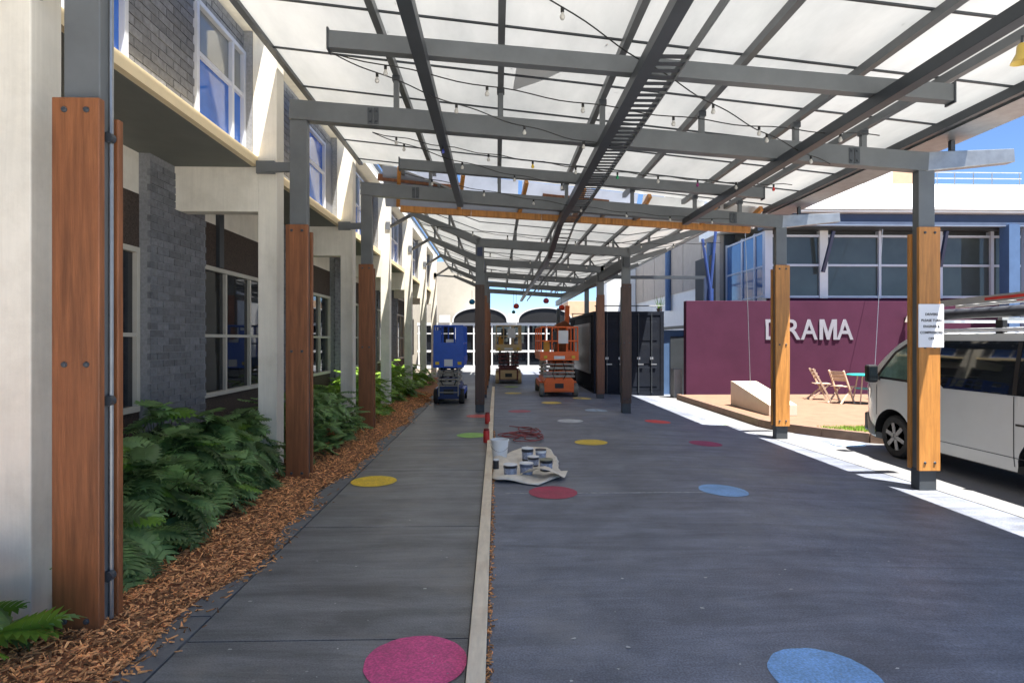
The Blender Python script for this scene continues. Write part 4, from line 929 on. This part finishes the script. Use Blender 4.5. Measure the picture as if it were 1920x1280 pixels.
tag(B(5.4, 9.0, 44, 50, -.1, 4.6).build('apricot_block', peach), 'low apricot rendered block far behind the container', 'building')
tag(B(7.2, 9.1, 38, 42, -.1, 6.3).build('white_block', whitep), 'plain white block catching sun far behind the brown post', 'building')

# ------------------------------------------------------------------ wedge plinth, wires, furniture
wd = MB().prism([(5.95, 14.7, .03), (5.95, 12.6, .03), (5.95, 12.6, .27), (5.95, 14.55, .64), (5.95, 14.7, .64)], (.62, 0, 0))
tag(wd.build('wedge_plinth', mat('sand_render', (.55, .47, .38), .8, var=.06), bevel=.01), 'sand coloured wedge shaped plinth on the patio', 'plinth')
a = V(6.28, 14.3, .60); b = V(5.26, 13.2, 4.25)
tp = EYE + ray(1397, 428) * (14.2 / ray(1397, 428).y)
t = thing('guy_wire', a, 'thin steel wire rising from the wedge plinth', 'wire'); MB().tube([a, tp], .008, 5).build('wire', galv, t); MB().lathe([(.035, 0), (.03, .03), (.012, .05), (.012, .12), (0, .12)], a - V(0, 0, .01), 10).build('anchor', galv, t)
a = EYE + ray(1637, 745) * (16.0 / ray(1637, 745).y); b = EYE + ray(1655, 430) * (17.5 / ray(1655, 430).y); a.z = .03
t = thing('guy_wire', a, 'thin steel wire rising behind the white van nose', 'wire'); MB().tube([a, b], .008, 5).build('wire', galv, t); MB().lathe([(.035, 0), (.03, .03), (0, .05)], a, 10).build('anchor', galv, t)
def chair(x, y, rz, label):
    t = thing('folding_chair', (x, y, .03), label, 'chair', 'wooden folding chairs on the patio'); M = Matrix.Translation((x, y, .03)) @ Matrix.Rotation(rz, 4, 'Z'); T = lambda *p: M @ V(*p)
    up = M.to_3x3() @ V(0, 1, 0)
    for s_ in (-.2, .2):
        MB().bar(T(s_, -.24, 0), T(s_, .20, .86), .03, .045, up=(0, 0, 1)).build('back_leg', chairw, t)
        MB().bar(T(s_ * .86, .27, 0), T(s_ * .86, -.22, .44), .03, .04).build('front_leg', chairw, t)
    for k in range(5):
        yy = -.22 + k * .085; MB().bar(T(-.2, yy, .445), T(.2, yy, .445), .075, .018).build('seat_slat', chairw, t)
    for zz in (.62, .71, .80):
        yy = -.24 + .44 * zz / .86; MB().bar(T(-.2, yy - .02, zz), T(.2, yy - .02, zz), .02, .075).build('back_slat', chairw, t)
    MB().tube([T(-.2, .16, .1), T(.2, .16, .1)], .012, 6).build('stretcher', chairw, t)
c = gp(1555, 752, .03); chair(c.x, c.y + .5, R(75), 'wooden folding chair turned side on near the plum wall')
c = gp(1580, 757, .03); chair(c.x + .05, c.y + .15, R(115), 'wooden folding chair drawn up beside the teal table')
c = gp(1625, 757, .03); tx, ty = c.x + .05, c.y + .1
t = thing('patio_table', (tx, ty, .03), 'round teal topped patio table behind the van nose', 'table')
MB().lathe([(.44, .73), (.45, .735), (.45, .755), (.44, .76), (0, .76)], (tx, ty, .03), 28).build('table_top', teal, t, smooth=True)
for k in range(4):
    a = .6 + k * 1.571; MB().tube([(tx + .33 * math.cos(a), ty + .33 * math.sin(a), .03), (tx + .2 * math.cos(a), ty + .2 * math.sin(a), .77)], .016, 8).build('leg', chairw, t, smooth=True)
MB().tube([(tx + .26 * math.cos(i * .524), ty + .26 * math.sin(i * .524), .42) for i in range(13)], .01, 6).build('ring', teal, t)
c = gp(1665, 752, .03); chair(c.x + .1, c.y + .3, R(200), 'wooden folding chair mostly hidden behind the van windscreen')

# ------------------------------------------------------------------ white van
VX, VY, VZ = 6.05, 9.6, -.11                                 # near side plane, nose, ground; the van faces away (+y)
vn = thing('white_van', (VX + .85, VY - 2.35, VZ), 'white delivery van with roof rack and ladder beside the sign post', 'van')
VL, VW = 4.7, 1.69
def ztop(s):                                                 # roof edge height along the length from the nose
    P = [(0, .86), (.05, 1.06), (.18, 1.18), (.30, 1.27), (.62, 1.56), (.85, 1.735), (1.06, 1.835), (1.5, 1.88), (4.3, 1.88), (4.62, 1.80), (4.7, 1.68)]
    for (a, za_), (b, zb_) in zip(P, P[1:]):
        if s <= b: return za_ + (zb_ - za_) * (s - a) / (b - a)
    return P[-1][1]
WH = [(.82, .325), (3.39, .325)]
def zlow(s):
    z = .26 + .12 * max(0, 1 - s / .25)
    for c_, r_ in WH:
        d = abs(s - c_)
        if d < .42: z = max(z, .33 + math.sqrt(.42 ** 2 - d * d) * .98)
    return z
def inset(s, z):                                             # distance of the side skin in from the widest plane
    i = .0
    if z > 1.14: i += .10 * ((z - 1.14) / .74) ** 1.35 + .01
    if z < .5: i += .035 * ((.5 - z) / .3) ** 2
    if s < .5: i += .16 * ((.5 - s) / .5) ** 2.2
    if s > 4.5: i += .06 * ((s - 4.5) / .2) ** 2
    return i + .008 * math.exp(-((z - 1.10) / .03) ** 2)
ss = sorted(set([round(x * .05, 3) for x in range(95)] + [.02, .03, .08, .12] + [c_ + d for c_, r_ in WH for d in (-.42, -.415, -.40, -.37, .37, .40, .415, .42)]))
ss = [s for s in ss if 0 <= s <= VL]
NZ, NT = 16, 8; body = MB(); ring = 2 * (NZ + 1) + NT - 1
for s in ss:
    zl, zt = zlow(s), ztop(s); col_ = []
    for k in range(NZ + 1):
        z = zl + (zt - zl) * k / NZ; col_.append((inset(s, z), z))
    row = [V(VX + i, VY - s, VZ + z) for i, z in col_]
    i0 = col_[-1][0]; crown = .09 if s > 1.2 else .02 + .07 * s / 1.2
    for k in range(1, NT):
        u_ = k / NT; e_ = 1 - abs(2 * u_ - 1) ** 2.6; row.append(V(VX + i0 + (VW - 2 * i0) * u_, VY - s + (.14 * (1 - (2 * u_ - 1) ** 2) if s < .9 else 0), VZ + zt + crown * e_))
    row += [V(VX + VW - i, VY - s, VZ + z) for i, z in reversed(col_)]
    body.v += row
for a in range(len(ss) - 1):
    for k in range(ring - 1): body.f.append((a * ring + k, a * ring + k + 1, (a + 1) * ring + k + 1, (a + 1) * ring + k))
body.f += [tuple(range(ring)), tuple((len(ss) - 1) * ring + k for k in range(ring))]
bo = body.build('body', vanw, vn, smooth=True)
def side_panel(pts, off, m, name, parent, sub=6):            # polygon laid on the near side skin; pts are (s, z)
    d = []
    for (s0, z0), (s1, z1) in zip(pts, pts[1:] + pts[:1]):
        for k in range(sub): d.append((s0 + (s1 - s0) * k / sub, z0 + (z1 - z0) * k / sub))
    cs, cz_ = sum(p[0] for p in d) / len(d), sum(p[1] for p in d) / len(d); mb = MB(); n = len(d); K = 5
    for q in range(1, K + 1):
        for s, z in d:
            s2, z2 = cs + (s - cs) * q / K, cz_ + (z - cz_) * q / K; mb.v.append(V(VX + inset(s2, z2) - off, VY - s2, VZ + z2))
    mb.v.append(V(VX + inset(cs, cz_) - off, VY - cs, VZ + cz_))
    for q in range(K - 1):
        for k in range(n): mb.f.append((q * n + k, q * n + (k + 1) % n, (q + 1) * n + (k + 1) % n, (q + 1) * n + k))
    mb.f += [(K * n, (k + 1) % n, k) for k in range(n)]
    return mb.build(name, m, parent, smooth=True, fix=False)
side_panel([(.40, 1.20), (.80, 1.62), (1.02, 1.74), (1.62, 1.79), (1.62, 1.16)], .006, blackm, 'window_seal', vn)
side_panel([(.50, 1.23), (.85, 1.60), (1.06, 1.70), (1.57, 1.745), (1.57, 1.20)], .010, mat('van_front_glass', (.12, .19, .15), .04, var=.3, vs=4, spec=.8), 'front_door_window', vn)
side_panel([(1.77, 1.20), (1.72, 1.27), (1.72, 1.72), (1.77, 1.79), (4.42, 1.79), (4.47, 1.72), (4.47, 1.22), (4.4, 1.15), (1.84, 1.15)], .007, vang, 'side_window', vn)
side_panel([(2.90, 1.16), (2.96, 1.16), (2.96, 1.78), (2.90, 1.78)], .010, blackm, 'window_divider', vn)
seatm = mat('van_seat', (.16, .15, .14), .8)
side_panel([(.02, .88), (.03, 1.04), (.16, 1.12), (.30, .98), (.24, .86)], .008, mat('headlamp', (.5, .5, .5), .1), 'headlamp', vn, 5)
for s0, z0, z1 in ((.45, .62, 1.15), (1.68, .32, 1.82), (2.92, .32, 1.14)):
    side_panel([(s0, z0), (s0 + .012, z0), (s0 + .012, z1), (s0, z1)], .0035, blackm, 'door_seam', bo, 8)
side_panel([(1.68, .42), (4.4, .42), (4.4, .428), (1.68, .428)], .003, vantrim, 'body_crease', bo, 10)
side_panel([(2.95, .80), (4.4, .80), (4.4, .825), (2.95, .825)], .005, blackm, 'slide_rail', bo, 10)
side_panel([(1.42, 1.0), (1.62, 1.0), (1.62, 1.05), (1.42, 1.05)], .03, vanw, 'door_handle', bo, 3)
# windscreen on the sloping front
wsn = MB(); N = 10
for i in range(N + 1):
    s = .32 + (.98 - .32) * i / N
    for k in range(9):
        u_ = .07 + .86 * k / 8; i0 = inset(s, ztop(s)); e_ = 1 - abs(2 * u_ - 1) ** 2.6; cr = .02 + .07 * s / 1.2
        wsn.v.append(V(VX + i0 + (VW - 2 * i0) * u_, VY - s + .14 * (1 - (2 * u_ - 1) ** 2) + .006, VZ + ztop(s) + cr * e_ + .008))
wsn.f = [(i * 9 + k, i * 9 + k + 1, (i + 1) * 9 + k + 1, (i + 1) * 9 + k) for i in range(N) for k in range(8)]
wsn.build('windscreen', vang, vn, smooth=True, fix=False)
# bumper, arches, wheels
side_panel([(.0, .36), (.0, .62), (.12, .62), (.22, .50), (.41, .42), (.40, .28), (.12, .28)], .012, vantrim, 'bumper', vn, 5)
B(VX + .12, VX + VW - .12, VY - .06, VY + .05, VZ + .3, VZ + .6).build('front_bumper', vantrim, vn, bevel=.03)
for c_, r_ in WH:
    ar = MB(); pts = [(c_ + .42 * math.cos(math.pi * i / 16), .33 + .42 * math.sin(math.pi * i / 16)) for i in range(17)]
    for far_ in (VX + .03, VX + VW - .03):
        x0_ = far_ if far_ < VX + 1 else far_ - .35
    o_ = len(ar.v)
    for s, z in pts: ar.v += [V(VX + .02, VY - s, VZ + z), V(VX + .42, VY - s, VZ + z)]
    ar.f = [(2 * i, 2 * i + 1, 2 * i + 3, 2 * i + 2) for i in range(16)] + [tuple(2 * i + 1 for i in range(17))]
    ar.build('wheel_arch', blackm, vn, fix=False)
    for s_, xx in ((1, VX + .14), (-1, VX + VW - .14)):
        ctr = V(xx, VY - c_, VZ + r_); tm_ = MB().lathe([(.20, -.09), (.29, -.1), (.318, -.08), (.325, -.05), (.325, .05), (.318, .08), (.29, .1), (.20, .09)], ctr, 32, 'x')
        wo = tm_.build('wheel', rubber, vn, smooth=True); rm = MB().lathe([(.205, -.085 * s_), (.195, -.06 * s_), (.18, -.02 * s_), (0, -.02 * s_)], ctr, 28, 'x'); rm.build('rim_barrel', vantrim, wo, smooth=True)
        sp = MB()
        for k in range(6):
            a = k * math.pi / 3 + .3; d = V(0, math.cos(a), math.sin(a)); sp.bar(ctr + V(-.085 * s_, 0, 0) + d * .03, ctr + V(-.085 * s_, 0, 0) + d * .205, .06, .03, up=(1, 0, 0))
        sp.lathe([(.195, -.09 * s_), (.21, -.09 * s_), (.21, -.07 * s_), (.195, -.07 * s_)], ctr, 28, 'x'); sp.lathe([(0, -.095 * s_), (.05, -.09 * s_), (.055, -.06 * s_)], ctr, 14, 'x')
        sp.build('rim', rimm, wo, smooth=True)
B(VX + .2, VX + VW - .2, VY - VL + .1, VY - .1, VZ + .2, VZ + .3).build('underbody', blackm, vn)
# mirror
mp_ = V(VX - .10, VY - .50, VZ + 1.26); mo = MB().box(mp_.x - .09, mp_.x + .07, mp_.y - .05, mp_.y + .07, mp_.z - .13, mp_.z + .15).build('mirror', blackm, vn, bevel=.03)
B(mp_.x - .075, mp_.x + .055, mp_.y - .054, mp_.y - .051, mp_.z - .1, mp_.z + .12).build('mirror_glass', vang, mo); MB().bar((mp_.x + .05, mp_.y, mp_.z - .05), (VX + .10, VY - .52, VZ + 1.18), .05, .06).build('mirror_arm', blackm, mo)
# roof rack with an awning bag and ladder
for s in (1.5, 2.6, 3.9):
    MB().bar((VX + .12, VY - s, VZ + 2.06), (VX + VW - .12, VY - s, VZ + 2.06), .06, .04).build('rack_bar', alu, vn)
    for x in (VX + .14, VX + VW - .14): B(x - .03, x + .03, VY - s - .05, VY - s + .05, VZ + 1.86, VZ + 2.045).build('rack_foot', blackm, vn)
MB().tube([(VX + .11, VY - 1.15, VZ + 1.93), (VX + .11, VY - 4.45, VZ + 1.93)], .022, 8).build('rain_gutter', whitep, vn, smooth=True)
bag = MB().lathe([(.02, 0), (.09, .03), (.10, .4), (.095, 2.6), (.10, 3.2), (.03, 3.25)], (0, 0, 0), 14, 'y')
for v in bag.v: v.x, v.y, v.z = v.x * 1.0 + VX + .32, VY - 4.6 + v.y, v.z * .75 + VZ + 2.16
tag(bag.build('awning_bag', mat('black_canvas', (.02, .022, .03), .6, var=.4, vs=10), smooth=True), 'long black canvas roll strapped on the van roof rack', 'bag')
ld = thing('ladder', (VX + .3, VY - 3, VZ + 2.28), 'aluminium extension ladder with red stripe on the van roof', 'ladder')
for x in (VX + .16, VX + .58):
    MB().bar((x, VY - 1.35, VZ + 2.30), (x, VY - 5.2, VZ + 2.38), .03, .085).build('side_rail', alu, ld); MB().bar((x - .018, VY - 2.35, VZ + 2.32), (x - .018, VY - 4.6, VZ + 2.367), .004, .035).build('red_stripe', redm, ld)
for k in range(13):
    y = VY - 1.5 - k * .28; z = VZ + 2.30 + .08 * (k * .28 + .15) / 3.85; MB().tube([(VX + .16, y, z), (VX + .58, y, z)], .016, 8).build('rung', alu, ld, smooth=True)
tag(MB().bar((VX + .13, VY - 3.2, VZ + 2.22), (VX + .13, VY - 3.2, VZ + 2.42), .05, .05, up=(0, 1, 0)).build('strap_clamp', mat('cyan_strap', (.05, .35, .6), .5)), 'blue strap clamp holding the ladder on the rack', 'clamp')
# headlamp sliver and seats seen through the windows are left to the dark glass
# ------------------------------------------------------------------ paper sign on the post
sgn = thing('paper_sign', (5.24, 6.86, 1.75), 'white paper notice about engines and compressors fixed to timber post', 'sign')
a = EYE + ray(1722, 570) * (6.862 / ray(1722, 570).y); b = EYE + ray(1769, 651) * (6.862 / ray(1769, 651).y)
B(a.x, b.x, 6.855, 6.868, b.z, a.z).build('sheet', paper, sgn)
hh = a.z - b.z; cxs = (a.x + b.x) / 2
for k, (tx_, sz) in enumerate((('DRIVERS', .041), ('PLEASE TURN', .041), ('ENGINES &', .041), ('COMPRESSORS', .041), ('OFF', .041))):
    me = text_mesh(tx_, sz, .0005, .0012); me.materials.append(ink); me.name = 'text_line'
    link('text_line', me, sgn, (cxs, 6.8535, a.z - hh * (.235 + .14 * k) - .015), (R(90), 0, 0))
